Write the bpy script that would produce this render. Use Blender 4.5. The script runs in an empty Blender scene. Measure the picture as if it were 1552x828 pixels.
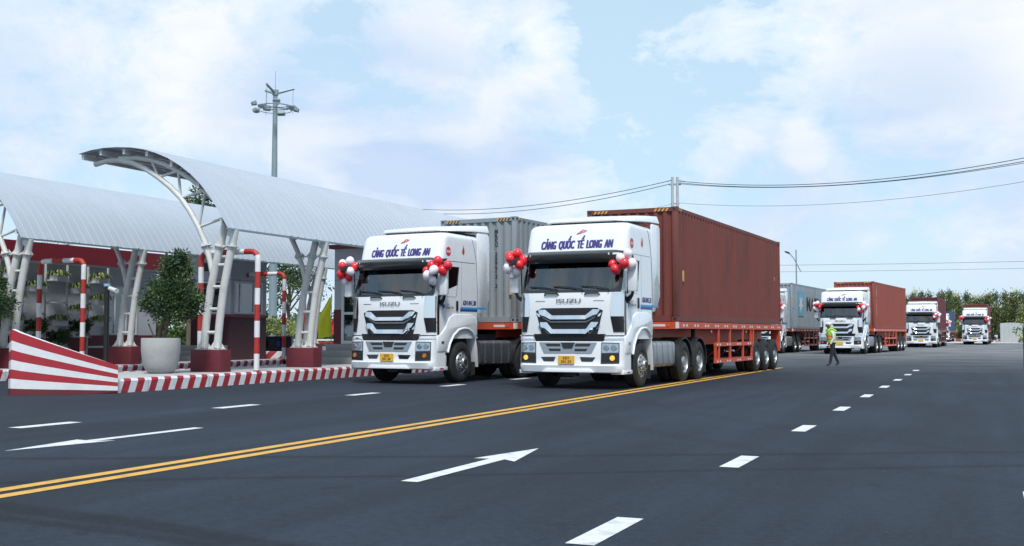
import bpy, bmesh, math, random
from mathutils import Vector, Matrix, noise
R=math.radians
sc=bpy.context.scene
COL=sc.collection
# ---------------------------------------------------------------- camera
cam=bpy.data.cameras.new('camera'); co=bpy.data.objects.new('camera',cam); COL.objects.link(co); sc.camera=co
cam.sensor_width=36; cam.lens=36*1666.6/1552; cam.clip_end=5000; cam.clip_start=.1
PIT=math.atan((505.29-414)/1666.6); YAW=.408
co.location=(0,0,1.23); co.rotation_euler=(math.pi/2+PIT,0,YAW)
# ---------------------------------------------------------------- world: sky with clouds
SUN_EL,SUN_AZ=R(56),R(150)      # azimuth measured clockwise from +Y
w=bpy.data.worlds.new('World'); sc.world=w; w.use_nodes=True
nt=w.node_tree; nt.nodes.clear(); N=nt.nodes.new; L=nt.links.new
out=N('ShaderNodeOutputWorld'); bg=N('ShaderNodeBackground'); bg.inputs[1].default_value=.1; L(bg.outputs[0],out.inputs[0])
sky=N('ShaderNodeTexSky'); sky.sky_type='NISHITA'; sky.sun_disc=False; sky.sun_elevation=SUN_EL; sky.sun_rotation=SUN_AZ
sky.air_density=1.0; sky.dust_density=.6; sky.ozone_density=1.0
tc=N('ShaderNodeTexCoord')
def vm(op,a,b=None):
    n=N('ShaderNodeVectorMath'); n.operation=op
    for i,x in enumerate((a,b)):
        if x is None: continue
        if isinstance(x,(tuple,list)): n.inputs[i].default_value=x
        else: L(x,n.inputs[i])
    return n
def mm(op,a,b=None,c=None,clamp=False):
    n=N('ShaderNodeMath'); n.operation=op; n.use_clamp=clamp
    for i,x in enumerate((a,b,c)):
        if x is None: continue
        if isinstance(x,(int,float)): n.inputs[i].default_value=x
        else: L(x,n.inputs[i])
    return n.outputs[0]
dirn=vm('NORMALIZE',tc.outputs['Generated']).outputs[0]
sep=N('ShaderNodeSeparateXYZ'); L(dirn,sep.inputs[0])
def nz(scale,detail,rough,vec,dist=0,sc3=(1,1,1)):
    m=N('ShaderNodeMapping'); m.inputs['Scale'].default_value=sc3; L(vec,m.inputs[0])
    n=N('ShaderNodeTexNoise'); n.inputs['Scale'].default_value=scale; n.inputs['Detail'].default_value=detail
    n.inputs['Roughness'].default_value=rough; n.inputs['Distortion'].default_value=dist; L(m.outputs[0],n.inputs['Vector']); return n.outputs['Fac']
def mr(v,a,b,c=0,d=1):
    n=N('ShaderNodeMapRange'); n.interpolation_type='SMOOTHSTEP'
    for i,x in enumerate((a,b,c,d)): n.inputs[i+1].default_value=x
    L(v,n.inputs[0]); return n.outputs[0]
n_big=nz(3.2,5,.55,dirn,.25,(1,1,2.2)); n_fine=nz(9,10,.66,dirn,.3,(1,1,1.7)); n_sh=nz(5,5,.5,dirn,.2,(1,1,3.2))
# clouds sit at fixed directions of the sky: (direction, radius, weight)
BL=[((-.678,.697,.234),.20,.55),((-.616,.747,.251),.13,.75),((-.436,.866,.235),.10,.95),((-.400,.880,.190),.10,.85),((-.359,.896,.262),.055,.8),
((-.484,.856,.15),.16,.55),((-.533,.825,.19),.12,.5),((-.229,.948,.219),.035,.6),((-.20,.965,.165),.07,.75),((-.146,.976,.164),.032,1.3),((-.044,.969,.245),.13,.8),
((.02,.965,.25),.10,1.0),((-.08,.965,.235),.05,.5),((-.005,.981,.16),.12,.55),((-.719,.675,.167),.22,.45),((-.434,.89,.12),.15,.6),((-.183,.972,.10),.2,.5),((.06,.98,.10),.16,.6)]
acc=None
for d,r,wt in BL:
    dv=Vector(d).normalized()
    dist=vm('DISTANCE',dirn,tuple(dv)); dd=dist.outputs['Value']
    g=mm('MULTIPLY',mm('POWER',mm('SUBTRACT',1,mm('DIVIDE',dd,r*1.35,clamp=True),clamp=True),1.1),wt)
    acc=g if acc is None else mm('MAXIMUM',acc,g)
back=mr(sep.outputs[1],-.5,.3,.16,0)
acc=mm('MAXIMUM',acc,back)
cov=mm('ADD',mm('MULTIPLY',acc,.75),mm('ADD',mm('MULTIPLY',mm('SUBTRACT',n_big,.5),1.3),mm('MULTIPLY',mm('SUBTRACT',n_fine,.5),1.7)))
cov=mm('ADD',cov,.14)
fac=mm('MAXIMUM',mr(cov,.17,.42),.22)
bright=mr(cov,.36,.74)
low=mr(sep.outputs[2],0,.16,1,0)
fac=mm('MAXIMUM',fac,mm('MULTIPLY',low,.62))
def mixc(f,a,b):
    n=N('ShaderNodeMix'); n.data_type='RGBA'
    L(f,n.inputs[0])
    for s,x in ((6,a),(7,b)):
        if isinstance(x,tuple): n.inputs[s].default_value=(*x,1)
        else: L(x,n.inputs[s])
    return n.outputs[2]
sacc=None
for d,rr_,wt in [((-.484,.856,.165),.15,1.25),((-.55,.81,.18),.12,1.0),((-.40,.905,.165),.09,1.0),((-.05,.98,.175),.12,.8),((-.17,.97,.12),.12,.6),((-.75,.64,.2),.16,.5),((.05,.98,.12),.12,.7)]:
    dist=vm('DISTANCE',dirn,tuple(Vector(d).normalized())); g=mm('MULTIPLY',mr(dist.outputs['Value'],rr_*.15,rr_*1.15,1,0),wt)
    sacc=g if sacc is None else mm('MAXIMUM',sacc,g)
shade=mm('MULTIPLY',sacc,mr(n_sh,.34,.56,.45,1),clamp=True)
shade=mm('MAXIMUM',shade,mm('MULTIPLY',mr(n_sh,.5,.7),.4))
shade=mm('MAXIMUM',shade,mr(sep.outputs[2],.02,.12,.4,0))
cl=mixc(bright,(5.7,6.75,7.7),(7.4,7.6,7.65))
cl=mixc(mm('MULTIPLY',shade,.8),cl,(3.9,5.1,7.1))
base=mixc(mr(sep.outputs[2],-.02,.5,.45,.3),sky.outputs[0],(5.6,8.1,9.9)) 
skyc=vm('MULTIPLY',sky.outputs[0],(1.0,1.0,1.0)).outputs[0]
base=mixc(mm('ADD',0.7,0.0),skyc,(4.5,6.4,7.8))
L(mixc(fac,base,cl),bg.inputs[0])
# ---------------------------------------------------------------- sun behind thin cloud
sl=bpy.data.lights.new('sun','SUN'); sl.energy=2.6; sl.angle=R(9); sl.color=(1,.95,.88)
so=bpy.data.objects.new('sun',sl); COL.objects.link(so)
sd=Vector((math.sin(SUN_AZ)*math.cos(SUN_EL),math.cos(SUN_AZ)*math.cos(SUN_EL),math.sin(SUN_EL)))
so.rotation_euler=sd.to_track_quat('Z','Y').to_euler(); so.location=sd*50
sc.view_settings.view_transform='Standard'; sc.view_settings.look='None'; sc.view_settings.exposure=.42; sc.view_settings.gamma=1
sc.render.engine='CYCLES'
# ---------------------------------------------------------------- materials
def mat(name,col,rough=.6,metal=0,var=.12,scale=3.,bump=0,bscale=40.,spec=.5,coat=0,dirt=None,dscale=1.2,alpha=None,trans=0,emit=None,stretch=(1,1,1)):
    m=bpy.data.materials.new(name); m.use_nodes=True; t=m.node_tree; b=t.nodes['Principled BSDF']
    b.inputs['Base Color'].default_value=(*col,1); b.inputs['Roughness'].default_value=rough; b.inputs['Metallic'].default_value=metal
    b.inputs['Specular IOR Level'].default_value=spec; b.inputs['Coat Weight'].default_value=coat; b.inputs['Coat Roughness'].default_value=.08
    if trans: b.inputs['Transmission Weight'].default_value=trans
    if alpha is not None: b.inputs['Alpha'].default_value=alpha
    if emit: b.inputs['Emission Color'].default_value=(*emit[0],1); b.inputs['Emission Strength'].default_value=emit[1]
    tcn=t.nodes.new('ShaderNodeTexCoord'); mp=t.nodes.new('ShaderNodeMapping'); mp.inputs['Scale'].default_value=stretch; t.links.new(tcn.outputs['Object'],mp.inputs[0])
    src=None
    if var:
        n=t.nodes.new('ShaderNodeTexNoise'); n.inputs['Scale'].default_value=scale; n.inputs['Detail'].default_value=6; n.inputs['Roughness'].default_value=.65; t.links.new(mp.outputs[0],n.inputs['Vector'])
        r=t.nodes.new('ShaderNodeMapRange'); r.inputs[1].default_value=.25; r.inputs[2].default_value=.75; r.inputs[3].default_value=1-var; r.inputs[4].default_value=1+var; t.links.new(n.outputs['Fac'],r.inputs[0])
        mx=t.nodes.new('ShaderNodeMix'); mx.data_type='RGBA'; mx.blend_type='MULTIPLY'; mx.inputs[0].default_value=1; mx.inputs[6].default_value=(*col,1)
        t.links.new(r.outputs[0],mx.inputs[7]); src=mx.outputs[2]
        rr=t.nodes.new('ShaderNodeMapRange'); rr.inputs[3].default_value=max(0,rough-.12); rr.inputs[4].default_value=min(1,rough+.12); t.links.new(n.outputs['Fac'],rr.inputs[0])
        if rough>.15: t.links.new(rr.outputs[0],b.inputs['Roughness'])
    if dirt:
        n2=t.nodes.new('ShaderNodeTexNoise'); n2.inputs['Scale'].default_value=dscale; n2.inputs['Detail'].default_value=9; n2.inputs['Roughness'].default_value=.7; t.links.new(mp.outputs[0],n2.inputs['Vector'])
        r2=t.nodes.new('ShaderNodeMapRange'); r2.inputs[1].default_value=.5; r2.inputs[2].default_value=.78; r2.inputs[3].default_value=0; r2.inputs[4].default_value=dirt[1]; t.links.new(n2.outputs['Fac'],r2.inputs[0])
        m2=t.nodes.new('ShaderNodeMix'); m2.data_type='RGBA'; t.links.new(r2.outputs[0],m2.inputs[0])
        if src: t.links.new(src,m2.inputs[6])
        else: m2.inputs[6].default_value=(*col,1)
        m2.inputs[7].default_value=(*dirt[0],1); src=m2.outputs[2]
    if src: t.links.new(src,b.inputs['Base Color'])
    if bump:
        n3=t.nodes.new('ShaderNodeTexNoise'); n3.inputs['Scale'].default_value=bscale; n3.inputs['Detail'].default_value=5; t.links.new(mp.outputs[0],n3.inputs['Vector'])
        bp=t.nodes.new('ShaderNodeBump'); bp.inputs['Strength'].default_value=bump; bp.inputs['Distance'].default_value=.02; t.links.new(n3.outputs['Fac'],bp.inputs['Height']); t.links.new(bp.outputs[0],b.inputs['Normal'])
    return m
GR=(.12,.10,.085)
M={}
M['white']=mat('white_truck_paint',(.76,.79,.83),.28,0,.03,2,coat=.6,dirt=((.55,.53,.5),.05),dscale=1.6)
M['black']=mat('black_plastic',(.018,.019,.022),.4,0,.2,5)
M['gloss']=mat('gloss_black',(.012,.013,.016),.12,0,0,coat=.5)
M['letter']=mat('badge_grey',(.17,.18,.20),.3,.3,0)
M['visor']=mat('smoked_visor',(.035,.038,.042),.22,0,.1,3,coat=.4)
M['chrome']=mat('chrome',(.78,.80,.83),.07,1,0)
M['silver']=mat('silver_trim',(.36,.38,.41),.25,.8,.05)
M['dark']=mat('dark_chassis',(.02,.021,.024),.65,0,.3,4,dirt=((.06,.055,.05),.4))
M['tyre']=mat('rubber',(.017,.018,.02),.78,0,.2,6,bump=.3,bscale=30,dirt=((.07,.065,.06),.55),dscale=2.5)
M['rim']=mat('steel_rim',(.44,.46,.48),.38,.75,.15,9,dirt=((.12,.11,.10),.6),dscale=5)
M['rimd']=mat('wheel_recess',(.03,.03,.033),.6,.2,.1)
M['alu']=mat('aluminium_tank',(.40,.42,.44),.42,.7,.12,6,dirt=((.2,.19,.18),.5),dscale=3)
M['darktank']=mat('grey_tank',(.09,.10,.115),.42,.4,.12,6,dirt=((.16,.15,.14),.4),dscale=3)
M['amber']=mat('amber_lens',(.8,.22,.02),.2,0,0,emit=((1,.35,.04),1.3))
M['amberoff']=mat('amber_lens_off',(.5,.16,.03),.2,0,0)
M['lens']=mat('lamp_glass',(.42,.47,.52),.12,.8,.25,22)
M['plate']=mat('yellow_plate',(.75,.42,.03),.5,0,.05)
M['ink']=mat('black_ink',(.02,.02,.025),.6,0,0)
M['navy']=mat('navy_lettering',(.045,.035,.20),.5,0,0)
M['bluel']=mat('light_blue_tape',(.05,.30,.62),.4,0,0)
M['blued']=mat('dark_blue_tape',(.02,.08,.24),.4,0,0)
M['red']=mat('red_sticker',(.55,.035,.04),.45,0,.05)
M['redl']=mat('red_lens',(.45,.02,.02),.2,0,0)
M['seat']=mat('seat_fabric',(.16,.18,.19),.9,0,.1)
M['cabin']=mat('cabin_lining',(.035,.038,.042),.9,0,.1)
M['curtain']=mat('cab_curtain',(.10,.32,.42),.9,0,.15,6)
M['trailer']=mat('trailer_paint',(.58,.075,.03),.5,0,.12,3,dirt=((.13,.06,.045),.5),dscale=2.2)
M['trailer2']=mat('old_trailer_paint',(.21,.035,.03),.6,0,.15,3,dirt=((.08,.045,.04),.5),dscale=2.2)
M['reflw']=mat('reflective_white',(.65,.65,.66),.4,0,0)
def cont_mat(name,c,d=(.07,.035,.028),k=.5): return mat(name,c,.68,0,.2,.9,bump=.15,bscale=14,dirt=(d,k),dscale=1.4,stretch=(1,1,.35))
M['crust']=cont_mat('brown_red_container',(.165,.041,.032),(.07,.03,.022),.7)
M['cgrey']=cont_mat('grey_container',(.25,.285,.315),(.14,.10,.075),.5)
M['cblue']=cont_mat('blue_grey_container',(.26,.32,.37),(.16,.15,.13),.35)
M['cred']=cont_mat('orange_red_container',(.27,.060,.042),(.13,.05,.04),.4)
M['cmar']=cont_mat('maroon_container',(.13,.025,.035))
M['cnavy']=cont_mat('navy_container',(.035,.06,.13),(.05,.05,.06))
M['hazy']=mat('hazard_yellow',(.60,.36,.10),.6,0,.1)
M['teal']=mat('pale_blue_panel',(.10,.42,.62),.5,0,.08)
M['balr']=mat('red_balloon',(.72,.02,.035),.28,0,.03,coat=.3)
M['balw']=mat('white_balloon',(.82,.76,.82),.3,0,.02,coat=.3)
M['steelw']=mat('white_steel_paint',(.60,.62,.62),.45,0,.06,3,dirt=((.30,.26,.2),.35),dscale=2.5)
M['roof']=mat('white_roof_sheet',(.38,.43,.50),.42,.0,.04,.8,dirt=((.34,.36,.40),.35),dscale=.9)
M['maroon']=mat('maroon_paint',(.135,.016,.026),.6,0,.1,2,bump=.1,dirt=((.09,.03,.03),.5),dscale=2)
M['fascia']=mat('crimson_fascia',(.20,.016,.030),.5,0,.06,.8)
M['kred']=mat('kerb_red',(.36,.02,.035),.65,0,.1,5)
M['pw']=mat('painted_white',(.70,.72,.76),.6,0,.06,4,dirt=((.4,.38,.36),.3),dscale=3)
M['pr']=mat('painted_red',(.40,.03,.025),.5,0,.1,4,dirt=((.2,.04,.03),.4),dscale=3)
M['conc']=mat('planter_concrete',(.33,.34,.34),.85,0,.1,3,bump=.2,dirt=((.2,.19,.18),.5),dscale=2)
M['wallg']=mat('grey_render',(.50,.53,.58),.8,0,.06,1.5,bump=.08,dirt=((.2,.2,.2),.3))
M['tile']=mat('stair_tile',(.30,.29,.29),.6,0,.1,1.2)
M['soil']=mat('soil',(.06,.04,.03),.95,0,.3,20)
M['galv']=mat('galvanised_pole',(.24,.31,.34),.5,.3,.06,2)
M['concp']=mat('spun_concrete',(.42,.44,.46),.85,0,.1,2)
M['wire']=mat('cable',(.05,.05,.055),.6,0,0)
M['rust']=mat('rusty_steel',(.10,.06,.045),.8,0,.4,5)
M['leaf']=mat('leaf_dark',(.035,.075,.028),.55,0,.55,2.2)
M['leafm']=mat('leaf_mid',(.065,.12,.03),.55,0,.45,1.3)
M['maroon_shade']=mat('shaded_maroon_paint',(.05,.013,.02),.6,0,.1,2,dirt=((.07,.04,.04),.4))  # maroon paint darkened so the booth base carries the shade under the canopy
M['leafy']=mat('leaf_yellow_green',(.40,.44,.15),.55,0,.35,3)
M['leafo']=mat('leaf_olive',(.085,.105,.035),.6,0,.5,.7)
M['bark']=mat('bark',(.12,.095,.07),.9,0,.3,8,bump=.5)
M['skin']=mat('skin',(.30,.15,.10),.6,0,0)
M['vest']=mat('hi_vis_green',(.42,.75,.05),.7,0,.05)
M['orange']=mat('hi_vis_orange',(.8,.22,.06),.7,0,0)
M['shirt']=mat('white_shirt',(.6,.63,.7),.8,0,.05)
M['trouser']=mat('dark_trousers',(.02,.022,.035),.85,0,.2)
M['yel']=mat('yellow_flag',(.85,.80,.03),.7,0,.05)
M['flagr']=mat('red_flag',(.6,.02,.03),.7,0,.05)
M['vase1']=mat('orange_glaze',(.35,.08,.04),.3,0,0); M['vase2']=mat('blue_glaze',(.03,.04,.2),.3,0,0)
M['paintw']=mat('road_white',(.62,.64,.66),.65,0,.12,14,bump=.2,dirt=((.12,.13,.14),.75),dscale=5)
M['painty']=mat('road_yellow',(.62,.34,.055),.65,0,.12,14,bump=.2,dirt=((.16,.11,.06),.7),dscale=4)
M['paving']=mat('island_paving',(.40,.40,.41),.85,0,.12,1.5,bump=.2,dirt=((.2,.19,.18),.4))
M['tapblue']=mat('blue_cap',(.25,.5,.7),.5,0,0)
# glass: a thin pane, dark and mirror-like, you can see a little through
def glass(name,tint,a,rough=.02):
    m=bpy.data.materials.new(name); m.use_nodes=True; t=m.node_tree; t.nodes.clear()
    o=t.nodes.new('ShaderNodeOutputMaterial'); mx=t.nodes.new('ShaderNodeMixShader'); tr=t.nodes.new('ShaderNodeBsdfTransparent'); g=t.nodes.new('ShaderNodeBsdfGlossy'); fr=t.nodes.new('ShaderNodeFresnel')
    tr.inputs[0].default_value=(*tint,1); g.inputs['Roughness'].default_value=rough; g.inputs['Color'].default_value=(.85,.9,.95,1); fr.inputs[0].default_value=1.5
    ad=t.nodes.new('ShaderNodeMath'); ad.operation='ADD'; ad.inputs[1].default_value=a; ad.use_clamp=True
    t.links.new(fr.outputs[0],ad.inputs[0]); t.links.new(ad.outputs[0],mx.inputs[0]); t.links.new(tr.outputs[0],mx.inputs[1]); t.links.new(g.outputs[0],mx.inputs[2]); t.links.new(mx.outputs[0],o.inputs[0])
    return m
M['glass']=glass('windscreen_glass',(.32,.40,.46),.09)
M['wglass']=glass('window_glass',(.45,.55,.55),.12)
# striped kerb paint: slanted red and white stripes along local X
def stripe_mat(name,per,slant,rc=(.34,.018,.032),wc=(.66,.68,.72),off=0):
    m=mat(name,wc,.65,0,0); t=m.node_tree; b=t.nodes['Principled BSDF']
    tcn=t.nodes.new('ShaderNodeTexCoord'); s=t.nodes.new('ShaderNodeSeparateXYZ'); t.links.new(tcn.outputs['Object'],s.inputs[0])
    def q(op,a,bb):
        n=t.nodes.new('ShaderNodeMath'); n.operation=op
        for i,x in enumerate((a,bb)):
            if isinstance(x,(int,float)): n.inputs[i].default_value=x
            elif x is not None: t.links.new(x,n.inputs[i])
        return n.outputs[0]
    nn=t.nodes.new('ShaderNodeTexNoise'); nn.inputs['Scale'].default_value=9; nn.inputs['Detail'].default_value=4; t.links.new(tcn.outputs['Object'],nn.inputs['Vector'])
    u=q('SUBTRACT',s.outputs[0],q('MULTIPLY',s.outputs[2],slant)); u=q('ADD',u,q('MULTIPLY',nn.outputs['Fac'],.02)); u=q('FRACT',q('DIVIDE',q('ADD',u,off+100*per),per),None); u=q('GREATER_THAN',u,.5)
    mx=t.nodes.new('ShaderNodeMix'); mx.data_type='RGBA'; t.links.new(u,mx.inputs[0]); mx.inputs[6].default_value=(*wc,1); mx.inputs[7].default_value=(*rc,1)
    m2=t.nodes.new('ShaderNodeMix'); m2.data_type='RGBA'; r2=t.nodes.new('ShaderNodeMapRange'); r2.inputs[1].default_value=.52; r2.inputs[2].default_value=.8; r2.inputs[4].default_value=.4
    t.links.new(nn.outputs['Fac'],r2.inputs[0]); t.links.new(r2.outputs[0],m2.inputs[0]); t.links.new(mx.outputs[2],m2.inputs[6]); m2.inputs[7].default_value=(.25,.2,.2,1)
    jn=q('LESS_THAN',q('FRACT',q('DIVIDE',q('ADD',s.outputs[0],100),1.0),None),.012); m3=t.nodes.new('ShaderNodeMix'); m3.data_type='RGBA'; t.links.new(jn,m3.inputs[0]); t.links.new(m2.outputs[2],m3.inputs[6]); m3.inputs[7].default_value=(.08,.07,.07,1)
    t.links.new(m3.outputs[2],b.inputs['Base Color']); return m
M['kerb']=stripe_mat('striped_kerb_paint',.41,.42)
# ---------------------------------------------------------------- mesh builder
class MB:
    def __init__(s): s.v=[]; s.f=[]; s.m=[]
    def add(s,vs,fs,mi=0):
        o=len(s.v); s.v+= [tuple(v) for v in vs]; s.f+=[tuple(i+o for i in f) for f in fs]; s.m+=[mi]*len(fs); return s
    def box(s,x0,x1,y0,y1,z0,z1,mi=0):
        return s.add([(x0,y0,z0),(x1,y0,z0),(x1,y1,z0),(x0,y1,z0),(x0,y0,z1),(x1,y0,z1),(x1,y1,z1),(x0,y1,z1)],
          [(0,3,2,1),(4,5,6,7),(0,1,5,4),(1,2,6,5),(2,3,7,6),(3,0,4,7)],mi)
    def prism(s,pts,a,b,axis='x',mi=0):
        n=len(pts)
        def P(p,h): return (h,p[0],p[1]) if axis=='x' else ((p[0],h,p[1]) if axis=='y' else (p[0],p[1],h))
        return s.add([P(p,a) for p in pts]+[P(p,b) for p in pts],[tuple(range(n))[::-1],tuple(range(n,2*n))]+[(i,(i+1)%n,n+(i+1)%n,n+i) for i in range(n)],mi)
    def cyl(s,a,b,r0,r1=None,n=12,mi=0,caps=True):
        r1=r0 if r1 is None else r1; a=Vector(a); b=Vector(b); d=(b-a).normalized(); q=d.to_track_quat('Z','Y')
        vs=[a+q@Vector((math.cos(t)*r0,math.sin(t)*r0,0)) for t in [2*math.pi*i/n for i in range(n)]]+[b+q@Vector((math.cos(t)*r1,math.sin(t)*r1,0)) for t in [2*math.pi*i/n for i in range(n)]]
        fs=[(i,(i+1)%n,n+(i+1)%n,n+i) for i in range(n)]
        if caps: fs+=[tuple(range(n))[::-1],tuple(range(n,2*n))]
        return s.add(vs,fs,mi)
    def tube(s,pts,r,n=10,mi=0,band=None):
        pts=[Vector(p) for p in pts]; rs=r if isinstance(r,list) else [r]*len(pts)
        if band:   # resample so that colour bands follow the length
            per,m0,m1,start=band; out=[pts[0]]; acc=0; cuts=[]
            cum=[0]
            for a,b in zip(pts,pts[1:]): cum.append(cum[-1]+(b-a).length)
            ks=sorted(set([round(c,4) for c in cum]+[round(start+per*i,4) for i in range(int(cum[-1]/per)+2) if 0<start+per*i<cum[-1]]))
            def at(l):
                for i in range(len(cum)-1):
                    if l<=cum[i+1]+1e-6: return pts[i].lerp(pts[i+1],(l-cum[i])/max(1e-9,cum[i+1]-cum[i]))
                return pts[-1]
            pts=[at(k) for k in ks]; rs=[rs[0]]*len(pts)
        o=len(s.v); up=None; rings=[]
        for i,p in enumerate(pts):
            d=(pts[min(i+1,len(pts)-1)]-pts[max(i-1,0)]).normalized()
            if up is None: up=Vector((0,0,1)) if abs(d.z)<.9 else Vector((0,1,0))
            sx=d.cross(up).normalized(); up=sx.cross(d).normalized()
            rings.append([p+(sx*math.cos(t)+up*math.sin(t))*rs[i] for t in [2*math.pi*k/n for k in range(n)]])
        for rg in rings: s.v+=[tuple(v) for v in rg]
        for i in range(len(pts)-1):
            m_=mi
            if band:
                l=(ks[i]+ks[i+1])/2; m_= m0 if int(math.floor((l-start)/per))%2==0 else m1
            for k in range(n):
                s.f.append((o+i*n+k,o+i*n+(k+1)%n,o+(i+1)*n+(k+1)%n,o+(i+1)*n+k)); s.m.append(m_)
        s.f.append(tuple(range(o,o+n))[::-1]); s.m.append(s.m[o and -1]); e=o+(len(pts)-1)*n; s.f.append(tuple(range(e,e+n))); s.m.append(s.m[-2])
        return s
    def lathe(s,prof,c=(0,0,0),axis='z',n=32,mi=0):
        o=len(s.v)
        for r,h in prof:
            for k in range(n):
                t=2*math.pi*k/n; a,b=math.cos(t)*r,math.sin(t)*r
                s.v.append((c[0]+a,c[1]+b,c[2]+h) if axis=='z' else (c[0]+h,c[1]+a,c[2]+b))
        for i in range(len(prof)-1):
            for k in range(n): s.f.append((o+i*n+k,o+i*n+(k+1)%n,o+(i+1)*n+(k+1)%n,o+(i+1)*n+k)); s.m.append(mi)
        return s
    def sphere(s,c,r,mi=0,n=14,k=8,sz=1):
        prof=[(max(1e-4,math.sin(math.pi*i/k))*r,-math.cos(math.pi*i/k)*r*sz) for i in range(k+1)]
        return s.lathe(prof,c,'z',n,mi)
    def grid(s,fn,nu,nv,mi=0):
        o=len(s.v)
        for i in range(nu+1):
            for j in range(nv+1): s.v.append(tuple(fn(i/nu,j/nv)))
        for i in range(nu):
            for j in range(nv): a=o+i*(nv+1)+j; s.f.append((a,a+nv+1,a+nv+2,a+1)); s.m.append(mi)
        return s
    def mesh(s,name,mats,smooth=35,bevel=0):
        me=bpy.data.meshes.new(name); me.from_pydata(s.v,[],s.f)
        for m in mats: me.materials.append(m)
        for p,mi in zip(me.polygons,s.m): p.material_index=mi
        if smooth:
            bm=bmesh.new(); bm.from_mesh(me); bmesh.ops.remove_doubles(bm,verts=bm.verts,dist=1e-5); bmesh.ops.recalc_face_normals(bm,faces=bm.faces)
            if bevel:
                es=[e for e in bm.edges if len(e.link_faces)==2 and e.calc_face_angle(0)>R(30)]
                bmesh.ops.bevel(bm,geom=es,offset=bevel,segments=2,profile=.5,affect='EDGES',clamp_overlap=True)
            bm.to_mesh(me); bm.free()
            for p in me.polygons: p.use_smooth=True
            me.set_sharp_from_angle(angle=R(smooth))
        return me
def put(name,me,parent=None,label=None,cat=None,group=None,kind=None,loc=None,rz=None):
    o=bpy.data.objects.new(name,me); COL.objects.link(o)
    if parent: o.parent=parent
    if label: o['label']=label
    if cat: o['category']=cat
    if group: o['group']=group
    if kind: o['kind']=kind
    if loc: o.location=loc
    if rz is not None: o.rotation_euler.z=rz
    return o
def build(name,mb,mats,parent=None,smooth=35,bevel=0,**k):
    if not isinstance(mats,(list,tuple)): mats=[mats]
    return put(name,mb.mesh(name,mats,smooth,bevel),parent,**k)
def thing(name,label,cat,loc=(0,0,0),rz=0,group=None): return put(name,None,None,label,cat,group,None,loc,rz)
def kids(o): return [c for c in COL.objects if c.parent==o]
def copy_tree(o,parent=None):
    c=o.copy(); COL.objects.link(c)
    if parent: c.parent=parent
    for ch in kids(o): copy_tree(ch,c)
    return c
def struct(name,mb,m,**k): return build(name,mb,m,kind='structure',**k)
# text as a flat mesh, points pushed through fn(x,y)->world point
def text_mesh(body,size,fn,m,shear=0,bold=.0,width=None,fat=0,wordsp=1,lift=(0,-.0006,0),name='lettering',ax='CENTER',ay='CENTER',cut=0):
    cu=bpy.data.curves.new('t','FONT'); cu.body=body; cu.size=size; cu.shear=shear; cu.offset=bold; cu.align_x=ax; cu.align_y=ay; cu.resolution_u=3; cu.space_word=wordsp; cu.space_character=1.04 if wordsp>1 else 1
    o=bpy.data.objects.new('t',cu); COL.objects.link(o); dg=bpy.context.evaluated_depsgraph_get(); dg.update()
    me=bpy.data.meshes.new_from_object(o.evaluated_get(dg)); bpy.data.objects.remove(o); bpy.data.curves.remove(cu)
    lim=len(body)*size*.48+.02
    bm=bmesh.new(); bm.from_mesh(me); bmesh.ops.delete(bm,geom=[v for v in bm.verts if abs(v.co.x)>lim or v.co.y<-size*.45 or v.co.y>size*1.4],context='VERTS'); bm.to_mesh(me); bm.free()
    if cut:
        bm=bmesh.new(); bm.from_mesh(me); bmesh.ops.subdivide_edges(bm,edges=[e for e in bm.edges if e.calc_length()>cut],cuts=2); bm.to_mesh(me); bm.free()
    xs=[v.co.x for v in me.vertices]; k=1
    if width: k=width/(max(xs)-min(xs))
    me.materials.clear(); me.materials.append(m); me.name=name
    if fat:
        V0=[v.co.copy() for v in me.vertices]; F0=[tuple(p.vertices) for p in me.polygons]; n0=len(V0); vs=[];fs=[]
        for j in range(-2,3):
            vs+=[Vector(fn(v.x*k+j*fat/2,v.y))+Vector(lift)*(j+2) for v in V0]; fs+=[tuple(i+n0*(j+2) for i in f) for f in F0]
        me=bpy.data.meshes.new(name); me.from_pydata(vs,[],fs); me.materials.append(m); return me
    for v in me.vertices: v.co=Vector(fn(v.co.x*k,v.co.y))
    for p in me.polygons: p.material_index=0
    return me
rng=random.Random(7)
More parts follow.
